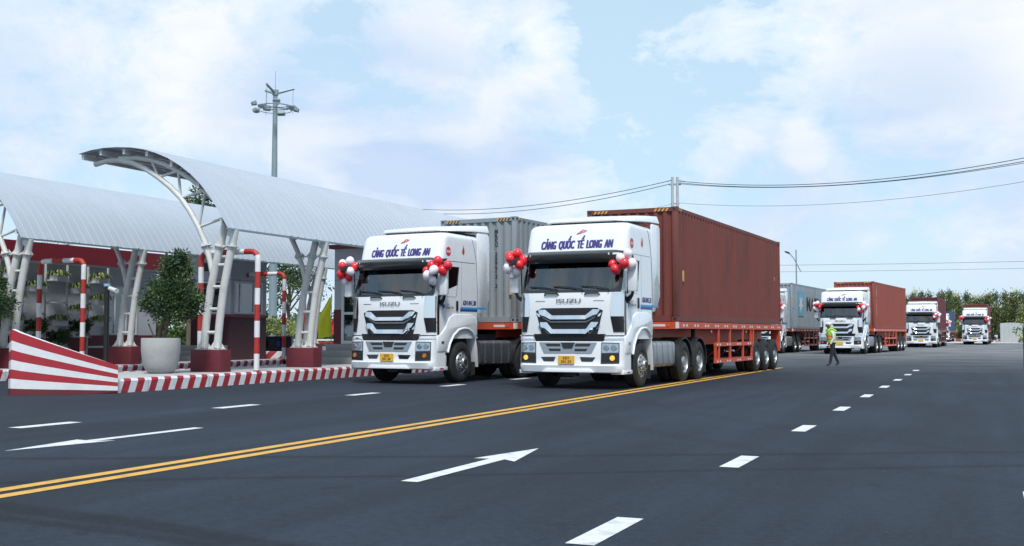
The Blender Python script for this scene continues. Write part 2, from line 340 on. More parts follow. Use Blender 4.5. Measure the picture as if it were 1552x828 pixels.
# ================================================================= GROUND
def asphalt():
    m=bpy.data.materials.new('asphalt'); m.use_nodes=True; t=m.node_tree; b=t.nodes['Principled BSDF']; Nn=t.nodes.new; Lk=t.links.new
    g=Nn('ShaderNodeNewGeometry'); P=g.outputs['Position']
    def noi(s,d,r=.6,sc3=(1,1,1),rot=0,v=P):
        mp=Nn('ShaderNodeMapping'); mp.inputs['Scale'].default_value=sc3; mp.inputs['Rotation'].default_value=(0,0,rot); Lk(v,mp.inputs[0]); n=Nn('ShaderNodeTexNoise'); n.inputs['Scale'].default_value=s; n.inputs['Detail'].default_value=d; n.inputs['Roughness'].default_value=r; Lk(mp.outputs[0],n.inputs['Vector']); return n.outputs['Fac']
    def q(op,a,bb=None,cc=None,cl=False):
        n=Nn('ShaderNodeMath'); n.operation=op; n.use_clamp=cl
        for i,x in enumerate((a,bb,cc)):
            if isinstance(x,(int,float)): n.inputs[i].default_value=x
            elif x is not None: Lk(x,n.inputs[i])
        return n.outputs[0]
    def rg(v,a,bb,c,d):
        n=Nn('ShaderNodeMapRange'); n.interpolation_type='SMOOTHSTEP'
        for i,x in enumerate((a,bb,c,d)): n.inputs[i+1].default_value=x
        Lk(v,n.inputs[0]); return n.outputs[0]
    fine=noi(90,3,.7); mid=noi(14,4); big=noi(.35,5,.6,(1,.45,1)); streak=noi(1.6,5,.6,(1,.06,1))
    sx=Nn('ShaderNodeSeparateXYZ'); Lk(P,sx.inputs[0]); X,Y=sx.outputs[0],sx.outputs[1]
    val=q('MULTIPLY',rg(fine,.3,.7,.5,1.6),rg(mid,.3,.7,.8,1.2)); val=q('MULTIPLY',val,rg(big,.3,.7,.76,1.26)); val=q('MULTIPLY',val,rg(streak,.3,.7,.84,1.18))
    wob=q('MULTIPLY',q('SUBTRACT',noi(.35,1),.5),.35)
    # tyre and roller marks: dark bands along lines and arcs of the road surface
    def line(p0,p1,wd,k):
        d=Vector((p1[0]-p0[0],p1[1]-p0[1])).normalized(); n=(-d.y,d.x); c=n[0]*p0[0]+n[1]*p0[1]
        e=q('ABSOLUTE',q('ADD',q('SUBTRACT',q('ADD',q('MULTIPLY',X,n[0]),q('MULTIPLY',Y,n[1])),c),wob)); return rg(e,wd*.3,wd,1-k,1)
    def arc(c,r,wd,k):
        dx=q('SUBTRACT',X,c[0]); dy=q('SUBTRACT',Y,c[1]); e=q('ABSOLUTE',q('ADD',q('SUBTRACT',q('SQRT',q('ADD',q('MULTIPLY',dx,dx),q('MULTIPLY',dy,dy))),r),q('MULTIPLY',wob,.5))); return rg(e,wd*.3,wd,1-k,1)
    for p0,p1,wd,k in [((-6.5,5.85),(-3.9,5.4),.2,.45),((-6.08,5.5),(-4.36,5.25),.12,.4),((-6,9.45),(-3.1,10.9),.15,.4),((-5.2,8.1),(-2.7,9.6),.12,.38)]: val=q('MULTIPLY',val,line(p0,p1,wd,k))
    for c,r,wd,k in [((14,30),22.5,.25,.14),((14,30),24.4,.25,.14),((-22,52),20,.3,.14),((-22,52),22,.3,.14)]: val=q('MULTIPLY',val,arc(c,r,wd,k))
    mx=Nn('ShaderNodeMix'); mx.data_type='RGBA'; mx.blend_type='MULTIPLY'; mx.inputs[0].default_value=1; mx.inputs[6].default_value=(.0165,.0235,.036,1); Lk(val,mx.inputs[7])
    # dust carried onto the newer surface from the unpaved yard at the far end
    dn=noi(.22,6,.65,(1,2.4,1),.4); far=rg(Y,28,85,0,1); dust=q('MULTIPLY',rg(dn,.36,.62,.3,1),far)
    oil=rg(noi(2.6,3,.5,(1,1,1),0),.66,.72,1,.72); val=q('MULTIPLY',val,oil)
    mx.inputs[0].default_value=1; Lk(val,mx.inputs[7])
    spk=rg(noi(22,2,.5),.70,.76,0,1); spk=q('MULTIPLY',spk,rg(noi(.9,3),.5,.62,0,1))
    m2=Nn('ShaderNodeMix'); m2.data_type='RGBA'; Lk(q('MAXIMUM',q('MULTIPLY',dust,.8),q('MULTIPLY',spk,.35)),m2.inputs[0]); Lk(mx.outputs[2],m2.inputs[6]); m2.inputs[7].default_value=(.27,.275,.285,1)
    Lk(m2.outputs[2],b.inputs['Base Color']); b.inputs['Roughness'].default_value=.78; b.inputs['Specular IOR Level'].default_value=.25
    bp=Nn('ShaderNodeBump'); bp.inputs['Strength'].default_value=.5; bp.inputs['Distance'].default_value=.01; Lk(q('ADD',fine,q('MULTIPLY',mid,.6)),bp.inputs['Height']); Lk(bp.outputs[0],b.inputs['Normal'])
    return m
M['asphalt']=asphalt()
M['land']=mat('bare_land',(.20,.19,.15),.9,0,.3,.05,dirt=((.07,.10,.035),.8),dscale=.03)
M['apron']=mat('dusty_concrete',(.48,.48,.47),.85,0,.15,.15,dirt=((.25,.25,.26),.6),dscale=.12)
struct('ground',MB().add([(-3000,-300,-.02),(3000,-300,-.02),(3000,4000,-.02),(-3000,4000,-.02)],[(0,1,2,3)]),M['land'],smooth=0)
struct('road',MB().add([(-60,-30,0),(30,-30,0),(30,150,0),(-60,150,0)],[(0,1,2,3)]),M['asphalt'],smooth=0)
struct('pavement',MB().add([(-70,150,-.004),(70,150,-.004),(70,208,-.004),(-70,208,-.004)],[(0,1,2,3)]),M['apron'],smooth=0)
struct('pavement',MB().add([(-30.35,-20,.004),(-27.6,-20,.004),(-27.6,60,.004),(-30.35,60,.004)],[(0,1,2,3)]),M['apron'],smooth=0)  # unseen pale strip, added to bounce light up under the canopies
mk=MB()
def quad(mb,x0,x1,y0,y1,z=.004): mb.add([(x0,y0,z),(x1,y0,z),(x1,y1,z),(x0,y1,z)],[(0,1,2,3)])
yl=MB()
for x in (-7.21,-6.93):
    yl.grid(lambda u,v:(x+.15*v+noise.noise((x*9,u*60,v))*.008+ (0.06*((u*60-20)/40)**2 if u*60>20 else 0),-20+60*u,.004),60,1)
struct('yellow_line',yl,M['painty'],smooth=0)
dm=MB()
for k in range(-3,9): quad(dm,-2.30,-2.12,6.1+4.02*k,7.1+4.02*k)
for k in range(-1,7): quad(dm,-11.74,-11.5,10.62+4.08*k,11.66+4.08*k)
for k in range(-1,1): quad(dm,.22,.4,8.47+4.02*k,9.47+4.02*k)
struct('lane_markings',dm,M['paintw'],smooth=0)
def arrow(cx,y0,y1,s,hl=1.25):
    ya,yb=(y0,y1) if s>0 else (y1,y0); hb=yb-s*hl
    return MB().add([(cx-.08,ya,.004),(cx+.08,ya,.004),(cx+.08,hb+.03*s,.004),(cx-.08,hb+.03*s,.004),(cx-.24,hb,.004),(cx+.24,hb-.1*s,.004),(cx,yb,.004)],[(0,1,2,3),(3,2,5,6,4)] )
struct('road_arrow',arrow(-4.43,8.1,10.97,1,1.12),M['paintw'],smooth=0)
struct('road_arrow',arrow(-9.45,8.5,11.6,-1),M['paintw'],smooth=0)
# ================================================================= TOLL ISLANDS
KH=.29
def kerb_run(p0,p1,h=KH,wd=.16):   # mesh along local +X, outer face at y=0
    Ln=(Vector(p1)-Vector(p0)).length; a=math.atan2(p1[1]-p0[1],p1[0]-p0[0])
    mb=MB().prism([(0,0),(0,h-.05),(.04,h),(wd,h),(wd,0)],0,Ln,'x')
    return mb,a,(p0[0],p0[1],0)
def kerb(p0,p1,flip=False,h=KH):
    mb,a,loc=kerb_run(p0,p1,h)
    if flip: mb.v=[(x,-y,z) for x,y,z in mb.v]
    return struct('kerb',mb,M['kerb'],loc=loc,rz=a)
def island(outline,name='traffic_island'):
    return struct(name,MB().prism(outline,0,KH-.012,'z'),M['paving'])
island([(-17.75,16.3),(-16.6,17.55),(-16.6,45.8),(-19.5,45.8),(-19.5,18.3)])
kerb((-16.44,17.5),(-16.44,46)); kerb((-19.66,46),(-19.66,18.2)); kerb((-16.44,46),(-19.66,46))
island([(-24.3,19.1),(-23.5,20),(-23.5,33.2),(-27.4,33.2),(-27.4,20)])
island([(-23.8,33.2),(-23.8,46),(-27.4,46),(-27.4,33.2)])
kerb((-23.34,20),(-23.34,33.36)); kerb((-27.56,46),(-27.56,20)); kerb((-24.3,19),(-23.34,20)); kerb((-27.56,20),(-24.3,19)); kerb((-23.34,33.36),(-23.66,33.36)); kerb((-23.64,33.36),(-23.64,46))
# striped prow wall at the island's nose
def prow():
    path=[(-19.35,17.95),(-18.8,17.3),(-18.1,16.42),(-17.93,16.2),(-17.78,16.12),(-17.62,16.2),(-17.3,16.5),(-16.85,17.0),(-16.36,17.53)]
    cum=[0]
    for a,b in zip(path,path[1:]): cum.append(cum[-1]+math.dist(a,b))
    ap=cum[4]
    def hgt(i): d=abs(cum[i]-ap); return 1.31-.74*min(1,d/(cum[-1]-ap))**.93 if d>0 else 1.31
    fr=[0,.105,.255,.395,.54,.69,.83,1]; mats_=[1,0,2,0,2,0,2]
    mb=MB(); n=len(path); inner=[]
    cx,cy=-17.75,18.6
    for p in path:
        d=Vector((cx-p[0],cy-p[1])).normalized(); inner.append((p[0]+d.x*.09,p[1]+d.y*.09))
    for i in range(n-1):
        for k in range(7):
            def Z(j,f): return hgt(j)*f
            a=[(*path[i],Z(i,fr[k])),(*path[i+1],Z(i+1,fr[k])),(*path[i+1],Z(i+1,fr[k+1])),(*path[i],Z(i,fr[k+1]))]
            mb.add(a,[(0,1,2,3)],mats_[k])
            a=[(*inner[i],Z(i,fr[k])),(*inner[i+1],Z(i+1,fr[k])),(*inner[i+1],Z(i+1,fr[k+1])),(*inner[i],Z(i,fr[k+1]))]
            mb.add(a,[(3,2,1,0)],mats_[k])
        mb.add([(*path[i],hgt(i)),(*path[i+1],hgt(i+1)),(*inner[i+1],hgt(i+1)),(*inner[i],hgt(i))],[(0,1,2,3)],0)
    for i in (0,n-1): mb.add([(*path[i],0),(*inner[i],0),(*inner[i],hgt(i)),(*path[i],hgt(i))],[(0,1,2,3)],2)
    return mb
build('barrier_wall',prow(),[M['pw'],M['maroon'],M['kred']],smooth=50,label='low prow-shaped wall at the island nose, painted with fanning red and white bands',cat='wall')
# plinths
def plinth(x,y,label,w_=.45,d_=.22,h=.822):
    build('concrete_plinth',MB().box(-w_,w_,-d_,d_,KH-.02,h),M['maroon'],bevel=.012,label=label,cat='plinth',group='maroon column plinths',loc=(x,y,0))
# ================================================================= CANOPIES
ROOFP=[(.10,3.90),(-.02,4.08),(-.25,4.42),(-.5,4.74),(-.78,5.05),(-1.1,5.33),(-1.45,5.57),(-1.85,5.79),(-2.25,5.95),(-2.65,6.07),(-3.1,6.15),(-3.55,6.19),(-4.0,6.2),(-4.45,6.17),(-4.92,6.09)]
def canopy(E,s0,s1,frames,label):
    T=thing('arched_canopy',label,'canopy',(E,0,.043)); T.scale=(.965,1,.965)
    per=.30; mb=MB(); ys=[]
    y=s0
    while y<s1: ys+=[(y,0),(y+.22,0),(y+.235,.030),(y+.275,.030),(y+.29,0)]; y+=per
    ys.append((s1,0))
    P=[Vector((0,a,b)) for a,b in ROOFP]; nr=[]
    for i,p in enumerate(P):
        d=(P[min(i+1,len(P)-1)]-P[max(i-1,0)]).normalized(); nr.append(Vector((d.z,-d.y)).normalized()*( -1 if (d.y)>0 else 1))
    def pt(i,j):
        q=P[i]; n_=nr[i]; h=ys[j][1]
        nn=Vector((-(P[min(i+1,len(P)-1)]-P[max(i-1,0)]).z,(P[min(i+1,len(P)-1)]-P[max(i-1,0)]).y)).normalized()
        if nn.y<0: nn=-nn
        if nn.y<.02 : pass
        return (q.y+nn.x*h,ys[j][0],q.z+nn.y*h)
    o=0; nj=len(ys)
    vs=[pt(i,j) for i in range(len(P)) for j in range(nj)]
    fs=[(i*nj+j,i*nj+j+1,(i+1)*nj+j+1,(i+1)*nj+j) for i in range(len(P)-1) for j in range(nj-1)]
    mb.add(vs,fs)
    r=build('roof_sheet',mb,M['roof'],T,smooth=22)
    build('eave_trim',MB().box(.07,.112,s0,s1,3.845,3.895),M['galv'],T,smooth=0)
    def pu(x,z,h=.16): 
        build('purlin',MB().box(x-.04,x+.04,s0+.08,s1-.1,z,z+h),M['steelw'],T,smooth=0)
    for x,z in ((-.17,4.02),(-.92,4.96),(-1.8,5.58),(-2.62,5.90),(-3.4,6.005),(-4.2,6.025),(-4.83,5.945)): pu(x,z,.13)
    for fy in frames:
        fr=put('column_frame',None,T,loc=(0,fy,0))
        m=MB()
        t1=[(-.87,0,.86),(-.80,0,1.6),(-.68,0,2.4),(-.50,0,3.1),(-.34,0,3.7),(-.2,0,4.22)]; t2=[(-.45,0,.86),(-.38,0,1.6),(-.27,0,2.4),(-.12,0,3.1),(0,0,3.6),(.06,0,3.88)]
        m.tube(t1,.10,14); m.tube(t2,.10,14)
        for z,xa,xb in ((1.25,-.84,-.41),(1.85,-.77,-.35),(2.42,-.68,-.26),(2.98,-.53,-.14)): m.cyl((xa,0,z),(xb,0,z),.042)
        build('column_post',m,M['steelw'],fr,smooth=40)
        m=MB(); lc=[(-.64,0,2.78),(-.72,0,3.1),(-.87,0,3.54),(-1.1,0,3.98),(-1.38,0,4.4),(-1.7,0,4.78),(-2.05,0,5.08),(-2.45,0,5.36),(-2.9,0,5.62),(-3.35,0,5.80),(-3.8,0,5.90),(-4.2,0,5.92),(-4.65,0,5.84)]
        uc=[(-.2,0,4.22),(-.52,0,4.6),(-.9,0,4.92),(-1.35,0,5.24),(-1.8,0,5.5),(-2.25,0,5.70),(-2.7,0,5.84),(-3.2,0,5.93),(-3.8,0,5.955)]
        m.tube(lc,.072,12); m.tube(uc,.068,12)
        for a,b in (((-2.7,5.84),(-2.45,5.36)),((-2.45,5.36),(-1.8,5.5)),((-1.8,5.5),(-1.7,4.78)),((-1.7,4.78),(-.9,4.92)),((-.9,4.92),(-1.1,3.98)),((-1.1,3.98),(-.2,4.22))): m.cyl((a[0],0,a[1]),(b[0],0,b[1]),.036)
        build('arch_truss',m,M['steelw'],fr,smooth=40)
        m=MB()
        for x,z,r,dx in ((-.84,3.48,.15,-.3),(-.405,3.47,.16,.27),(-.03,3.46,.16,.2)):
            d=Vector((dx,0,1)).normalized(); c=Vector((x,0,z)); m.cyl(c-d*.016,c+d*.016,r,n=10)
            for k in range(4):
                a=math.pi/4+k*math.pi/2; q=d.to_track_quat('Z','Y'); e=q@Vector((math.cos(a),math.sin(a),0)); sd_=q@Vector((-math.sin(a),math.cos(a),0))*.006
                for sg in (1,-1): m.add([c+e*.08+sd_,c+e*.145+sd_,c+e*.085+d*sg*.13+sd_,c+e*.08-sd_,c+e*.145-sd_,c+e*.085+d*sg*.13-sd_],[(0,1,2),(5,4,3),(0,3,4,1),(1,4,5,2),(2,5,3,0)])
        m.box(-.75,-.1,-.012,.012,3.45,3.49)
        build('splice_flange',m,M['steelw'],fr,smooth=30)
        for x in (-.87,-.45):
            m=MB(); m.box(x-.16,x+.16,-.16,.16,.812,.835)
            for k in range(4):
                a=math.pi/4+k*math.pi/2; e=Vector((math.cos(a),math.sin(a),0)); q=Vector((-e.y,e.x,0))*.007
                c=Vector((x,0,.835)); A=[c+e*.07,c+e*.19,c+e*.07+Vector((0,0,.22))]; m.add([p+q for p in A]+[p-q for p in A],[(0,1,2),(5,4,3),(0,3,4,1),(1,4,5,2),(2,5,3,0)])
            build('base_plate',m,M['steelw'],fr,smooth=30)
        build('eave_bracket',MB().cyl((-.03,-.09,3.78),(-.03,.09,3.78),.1,n=10),M['steelw'],fr,smooth=30)
    return T
canopy(-17.05,21.75,41.5,[22.1,26.15,35.7],'nearer white arched canopy, its truss tip rising high above the big concrete planter')
canopy(-23.85,21.75,41.5,[22.1,26.5,36.6],'farther white arched canopy to the left, roof ending behind the nearer canopy')
for y,l in ((22.1,'maroon block under the front column pair, just right of the big concrete planter'),(26.15,'maroon block under the second column pair, left of the first truck'),(35.7,'maroon block under the nearer canopy hidden behind the first truck')):
    plinth(-17.68,y,l)
for y,l in ((22.1,'maroon block behind the striped prow wall'),(26.5,'maroon block left of the big concrete planter, under the shaded column pair'),(36.6,'maroon block far back by the yellow flag')): plinth(-24.48,y,l)
# ================================================================= HEIGHT HOOPS
def hoop(x0,x1,y,zt,label,zb=KH-.01):
    r=.07; q=.2; pts=[(x1,0,zb),(x1,0,zt-q)]
    for k in range(1,6): a=k/6*math.pi/2; pts.append((x1-q+q*math.cos(a),0,zt-q+q*math.sin(a)))
    pts+=[(x1-q,0,zt),(x0+q,0,zt)]
    for k in range(1,6): a=k/6*math.pi/2; pts.append((x0+q-q*math.sin(a),0,zt-q+q*math.cos(a)))
    pts+=[(x0,0,zt-q),(x0,0,zb)]
    build('barrier_hoop',MB().tube(pts,r,14,band=(.405,0,1,.04)),[M['pw'],M['pr']],smooth=45,label=label,cat='hoop',group='red and white pipe hoops',loc=(0,y,0))
hoop(-18.3,-16.56,22.45,3.26,'red and white striped pipe hoop round the front canopy column')
hoop(-25.1,-23.44,23.7,3.30,'red and white striped pipe hoop in front of the hanging flower boxes')
hoop(-24.7,-23.0,32.75,3.36,'red and white striped pipe hoop at the end of the grey booth')
# ================================================================= PLANTERS
def foliage(mb,c,rad,nclump,per,size,rg,mi=(0,),squash=1,shape='ell',asp=2.0,droop=0):
    c=Vector(c)
    for _ in range(nclump):
        while True:
            p=Vector((rg.uniform(-1,1),rg.uniform(-1,1),rg.uniform(-1,1)))
            if .2<p.length<1: break
        p=p*(.78+.22*p.length); cc=c+Vector((p.x*rad[0],p.y*rad[1],p.z*rad[2])); cr=min(rad)*rg.uniform(.22,.42); m_=rg.choice(mi)
        for _ in range(per):
            q=Vector((rg.gauss(0,.5),rg.gauss(0,.5),rg.gauss(0,.38)))*cr; b=cc+q
            d=(q+Vector((rg.gauss(0,.3),rg.gauss(0,.3),rg.gauss(.1,.3)))*cr).normalized()
            d.z-=droop; d.normalize(); s_=d.cross(Vector((rg.uniform(-1,1),rg.uniform(-1,1),rg.uniform(-1,1)))).normalized()
            l=size*rg.uniform(.6,1.3); w_=l/asp*.5
            mb.add([b,b+d*l*.5+s_*w_,b+d*l,b+d*l*.5-s_*w_],[(0,1,2,3)],m_)
    return mb
def pot(r,h,n=36):
    return MB().lathe([(.01,0),(r*.55,0),(r*.72,.06),(r*.84,.16),(r*.93,.32),(r*.985,h*.62),(r,h-.02),(r-.015,h),(r-.06,h),(r-.075,h-.06),(r-.08,h-.12)],n=n)
def potted_tree(x,y,label,seed,r=.455,h=.84,fol=(.62,.62,.92),fz=2.28,n=95,loc2=None,cat='potted tree'):
    rg=random.Random(seed)
    P=build('concrete_planter',pot(r,h),M['conc'],smooth=50,label=label[0],cat='planter',loc=(x,y,KH-.012))
    build('soil',MB().cyl((0,0,h-.14),(0,0,h-.1),r-.06,n=30),M['soil'],P,smooth=0)
    t=thing('potted_tree',label[1],'tree',(x,y,KH+h-.12))
    m=MB()
    for a,b,rr in (((-.05,0,0),(-.02,.0,.35),.06),((-.02,0,.35),(.2,.06,.8),.05),((.02,.02,0),(.16,.02,.4),.045),((.16,.02,.4),(.2,.1,1.0),.04),((.2,.06,.8),(.3,.1,1.95),.035),((-.1,-.05,0),(-.3,-.1,.45),.022),((.02,.05,.9),(-.3,.1,1.4),.02),((.05,0,1.2),(.4,-.1,1.6),.02)): m.cyl(a,b,rr,rr*.75,8)
    build('trunk',m,M['bark'],t)
    m=MB(); zc=fz-(KH+h-.12)
    foliage(m,(.26,.1,zc-.2),(fol[0],fol[1]*.9,fol[2]*.62),int(n*1.6),75,.08,rg,(0,0,1),asp=2.6); foliage(m,(.30,.1,zc+fol[2]*.42),(fol[0]*.55,fol[1]*.55,fol[2]*.6),int(n*.8),75,.08,rg,(0,0,1),asp=2.6)
    foliage(m,(.62,.2,zc-.32),(fol[0]*.6,fol[1]*.6,fol[2]*.35),int(n*.28),55,.085,rg,(0,0,1)); foliage(m,(-.12,-.1,zc-.36),(fol[0]*.55,fol[1]*.6,fol[2]*.25),int(n*.22),55,.085,rg,(0,0,1))
    build('crown',m,[M['leaf'],M['leafm']],t,smooth=0)
potted_tree(-18.07,20.75,('big round pale concrete planter standing on the kerbed island','dense dark green small-leaved tree growing in the big round concrete planter'),3)
potted_tree(-24.75,21.15,('grey concrete planter at the far left behind the striped prow wall','dark green bushy tree with pale blades at the far left edge'),5,r=.5,h=.94,fol=(.75,.7,.95),fz=2.3,n=80)
# ================================================================= CCTV POST
T=thing('camera_post','slim dark post with a pale blue cap and a white security camera on top','camera post',(-24.0,25.2,0))
build('post',MB().cyl((0,0,KH-.02),(0,0,2.62),.075,n=14),M['blued'] if 0 else M['black'],T)
build('cap',MB().cyl((0,0,2.62),(0,0,2.70),.10,n=14),M['tapblue'],T)
m=MB().cyl((.06,0,2.55),(.16,-.04,2.55),.04).sphere((.16,-.04,2.55),.07).cyl((.16,-.04,2.55),(.52,-.16,2.47),.062,.075,12)
cc=build('security_camera',m,M['pw'],T)
# ================================================================= BUILDING A WITH FLOWER BOXES
T=thing('gatehouse_building','long grey gatehouse with a crimson fascia band and maroon base behind the flower boxes','building',(-30.4,0,0))
build('wall',MB().box(-7,0,12,34.6,1.15,3.9),M['wallg'],T,smooth=0)
build('base_wall',MB().box(-7,.02,12,34.62,0,1.15),M['maroon'],T,smooth=0)
build('fascia',MB().box(-7.3,.45,11.5,35.9,3.72,4.36),M['fascia'],T,smooth=0)
build('soffit',MB().box(-7.3,.35,11.6,35.8,3.66,3.72),M['pw'],T,smooth=0)
def window(parent,x,y0,y1,z0,z1,axis='x',mull=(),trans=None,fw=.06,name='window'):
    """framed pane on a +X face at x"""
    f=MB(); f.box(x-.02,x+.05,y0,y1,z0,z0+fw).box(x-.02,x+.05,y0,y1,z1-fw,z1).box(x-.02,x+.05,y0,y0+fw,z0+fw,z1-fw).box(x-.02,x+.05,y1-fw,y1,z0+fw,z1-fw)
    for q in mull: f.box(x-.02,x+.045,q-fw/2,q+fw/2,z0+fw,z1-fw)
    if trans: f.box(x-.02,x+.048,y0+fw,y1-fw,trans-.03,trans+.03)
    o=build(name,f,M['pw'],parent,smooth=0)
    build('pane',MB().box(x+.006,x+.014,y0+fw,y1-fw,z0+fw,z1-fw),M['wglass'],o,smooth=0)
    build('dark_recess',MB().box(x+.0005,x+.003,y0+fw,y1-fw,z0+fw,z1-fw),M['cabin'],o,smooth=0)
window(T,0,31.75,33.5,1.17,3.04,mull=(32.3,32.9),trans=2.68)
# rack of hanging boxes
RK=thing('flower_rack','white metal rack of staggered shelves standing before the gatehouse wall','rack',(-29.9,0,0))
m=MB()
ycols=[22.6+.98*i for i in range(10)]
for y in ycols: m.box(-.02,.03,y-.03,y+.03,0,3.64)
build('upright',m,M['steelw'],RK,smooth=0)
m=MB()
for i in range(9):
    for k in range(4):
        z=.75+.78*k+(.38 if i%2 else 0)
        if z<3.4: m.box(-.02,.03,ycols[i],ycols[i+1],z-.03,z+.02); m.box(-.02,.28,ycols[i]+.05,ycols[i+1]-.05,z-.05,z-.03)
build('shelf',m,M['steelw'],RK,smooth=0)
# window-box plants: three kinds
def spider(rg,mi):
    m=MB()
    for _ in range(150):
        a=rg.uniform(0,2*math.pi); l=rg.uniform(.2,.42); up=rg.uniform(1.2,2.6); x,y=rg.uniform(-.06,.06),rg.uniform(-.28,.28); d=Vector((math.cos(a),math.sin(a),0)); s_=Vector((-d.y,d.x,0))*.022
        pts=[Vector((x,y,.18))+d*l*t+Vector((0,0,up*l*t-1.05*l*up*t*t)) for t in (0,.33,.66,1)]
        for i in range(3): m.add([pts[i]-s_,pts[i]+s_,pts[i+1]+s_*(.2 if i==2 else 1),pts[i+1]-s_*(.2 if i==2 else 1)],[(0,1,2,3)],mi if rg.random()<.75 else 1-mi)
    return m
rg=random.Random(11)
leafmesh=[spider(rg,0).mesh('leaves',[M['leafy'],M['leafm']],0),spider(rg,1).mesh('leaves',[M['leafy'],M['leafm']],0),foliage(MB(),(0,0,.34),(.3,.42,.3),34,30,.12,rg,(0,1)).mesh('leaves',[M['leaf'],M['leafm']],0)]
boxmesh=MB().box(-.09,.09,-.36,.36,0,.2).mesh('trough',[M['pw']],0)
kn=['striped yellow-green spider plant','green spider plant','dark leafy shrub']
cn=['box plant','box plant','box plant']
cells=[]
for i in range(9):
    for k in range(4):
        z=.75+.78*k+(.38 if i%2 else 0)
        if z<3.3 and (i*5+k*3)%4: cells.append((i,k,z))
rows=['lowest','second','third','top']
for i,k,z in cells:
    kd=(i+k)%2 if (i*3+k)%4 else 2
    if k==0: kd=2
    t=thing('box_plant',f'{kn[kd]} in a grey trough, {rows[k]} row, rack column {["one","two","three","four","five","six","seven","eight","nine"][i]} from the left','box plant',(-29.77,(ycols[i]+ycols[i+1])/2,z-.028),0,'plants on the white rack')
    put('trough',boxmesh,t); put('leaves',leafmesh[kd],t)
# ================================================================= BOOTHS
def booth(x,y0,y1,depth,ztop,label,base,door=None,win=None,trim=False,zb=KH-.01,bandz=1.9,frontlow=None):
    T=thing('toll_booth',label,'booth',(x,0,0))
    if base: 
        build('base_wall',MB().box(-depth,0,y0,y1,zb,bandz-.1),M['maroon_shade'],T,smooth=0)
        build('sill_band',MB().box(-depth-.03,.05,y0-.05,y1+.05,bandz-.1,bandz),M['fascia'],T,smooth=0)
        build('wall',MB().box(-depth,-.002,y0,y1,bandz,ztop),M['wallg'],T,smooth=0)
    else:
        build('wall',MB().box(-depth,0,y0,y1,zb,ztop),M['wallg'],T,smooth=0)
    if trim: build('roof_trim',MB().box(-depth-.1,.14,y0-.14,y1+.14,ztop,ztop+.2),M['fascia'],T,smooth=0)
    j=MB()
    for z in (bandz+1.22 if base else 2.66,): j.box(-depth-.001,.004,y0-.004,y1+.004,z,z+.012)
    build('panel_joint',j,M['dark'],T,smooth=0)
    return T
B=booth(-24.6,31.8,33.9,1.75,4.2,'grey toll booth with shaded maroon lower walls and sliding windows behind the front column pair',True)
window(B,0,32.0,33.6,1.93,3.08,mull=(32.3,33.1))
f=MB().box(-1.45,-.25,31.75,31.81,1.93,1.99).box(-1.45,-.25,31.75,31.81,3.02,3.08).box(-1.45,-1.39,31.75,31.81,1.99,3.02).box(-.31,-.25,31.75,31.81,1.99,3.02).box(-.88,-.82,31.755,31.81,1.99,3.02)
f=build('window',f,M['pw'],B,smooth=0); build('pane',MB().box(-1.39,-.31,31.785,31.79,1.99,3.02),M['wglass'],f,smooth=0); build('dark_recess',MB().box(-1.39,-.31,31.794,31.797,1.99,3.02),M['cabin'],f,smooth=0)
build('vent_grille',MB().box(-1.3,-.9,31.77,31.799,3.45,3.75),M['black'],B,smooth=0)
struct('steps',MB().box(-27.2,-24.7,30.3,31.8,KH-.02,.46).box(-27.2,-24.7,30.6,31.8,.46,.63).box(-27.2,-24.7,30.9,31.8,.63,.80),M['tile'],bevel=.01)
C=thing('toll_booth','grey booth with a red roof edge and glazed door, just left of the first truck','booth',(-19.15,30.0,0))
BX=2.35
build('wall',MB().box(0,BX,0,3.2,.89,3.92),M['wallg'],C,smooth=0)
build('roof_trim',MB().box(-.14,BX+.14,-.14,3.34,3.92,4.05),M['fascia'],C,smooth=0)
build('panel_joint',MB().box(-.003,BX+.003,-.003,3.2,2.92,2.93),M['dark'],C,smooth=0)
build('corner_panel',MB().box(-.012,.27,-.012,.6,.895,1.98),M['maroon'],C,smooth=0)
d=MB().box(.29,.38,-.05,0,.9,2.86).box(1.12,1.21,-.05,0,.9,2.86).box(.38,1.12,-.05,0,2.77,2.86).box(.38,1.12,-.05,0,.9,.99).box(.38,1.12,-.05,0,1.82,1.9)
dd=build('door',d,M['pw'],C,smooth=0)
build('pane',MB().box(.38,1.12,-.02,-.014,.99,2.77),M['wglass'],dd,smooth=0)
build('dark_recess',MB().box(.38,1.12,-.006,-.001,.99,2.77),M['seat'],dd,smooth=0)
build('handle',MB().cyl((1.05,-.08,1.75),(1.05,-.08,2.05),.012,n=6),M['silver'],dd)
struct('steps',MB().box(-19.75,-16.75,29.3,33.5,KH-.02,.48).box(-19.55,-16.78,29.55,33.5,.48,.69).box(-19.3,-16.8,29.75,33.4,.69,.888),M['tile'],bevel=.01)
# ================================================================= HIGH MAST AND POLES
T=thing('floodlight_mast','tall grey high-mast pole with a ring of floodlights above the canopies','light mast',(-50.7,70.7,0),rz=.3)
build('mast',MB().cyl((0,0,0),(0,0,20.0),.36,.17,12),M['galv'],T)
m=MB()
for k in range(3):
    a=k*2*math.pi/3+.35; e=Vector((math.cos(a),math.sin(a),0)); m.cyl(Vector((0,0,19.95))+e*.1,Vector((0,0,20.38))+e*1.45,.11,.09,6); m.cyl(Vector((0,0,20.52))+e*1.35,Vector((0,0,18.4))+e*1.35,.018,n=5)
m.cyl((0,0,20),(0,0,21.7),.025,.015,6); m.cyl((0,0,19.8),(0,0,20.2),.26,.26,10)
build('winch_arm',m,M['galv'],T)
m=MB(); ring=[(1.25*math.cos(a),1.25*math.sin(a),18.9) for a in [2*math.pi*i/24 for i in range(25)]]; m.tube(ring,.045,6); m.tube([(x,y,z-.3) for x,y,z in ring],.03,6)
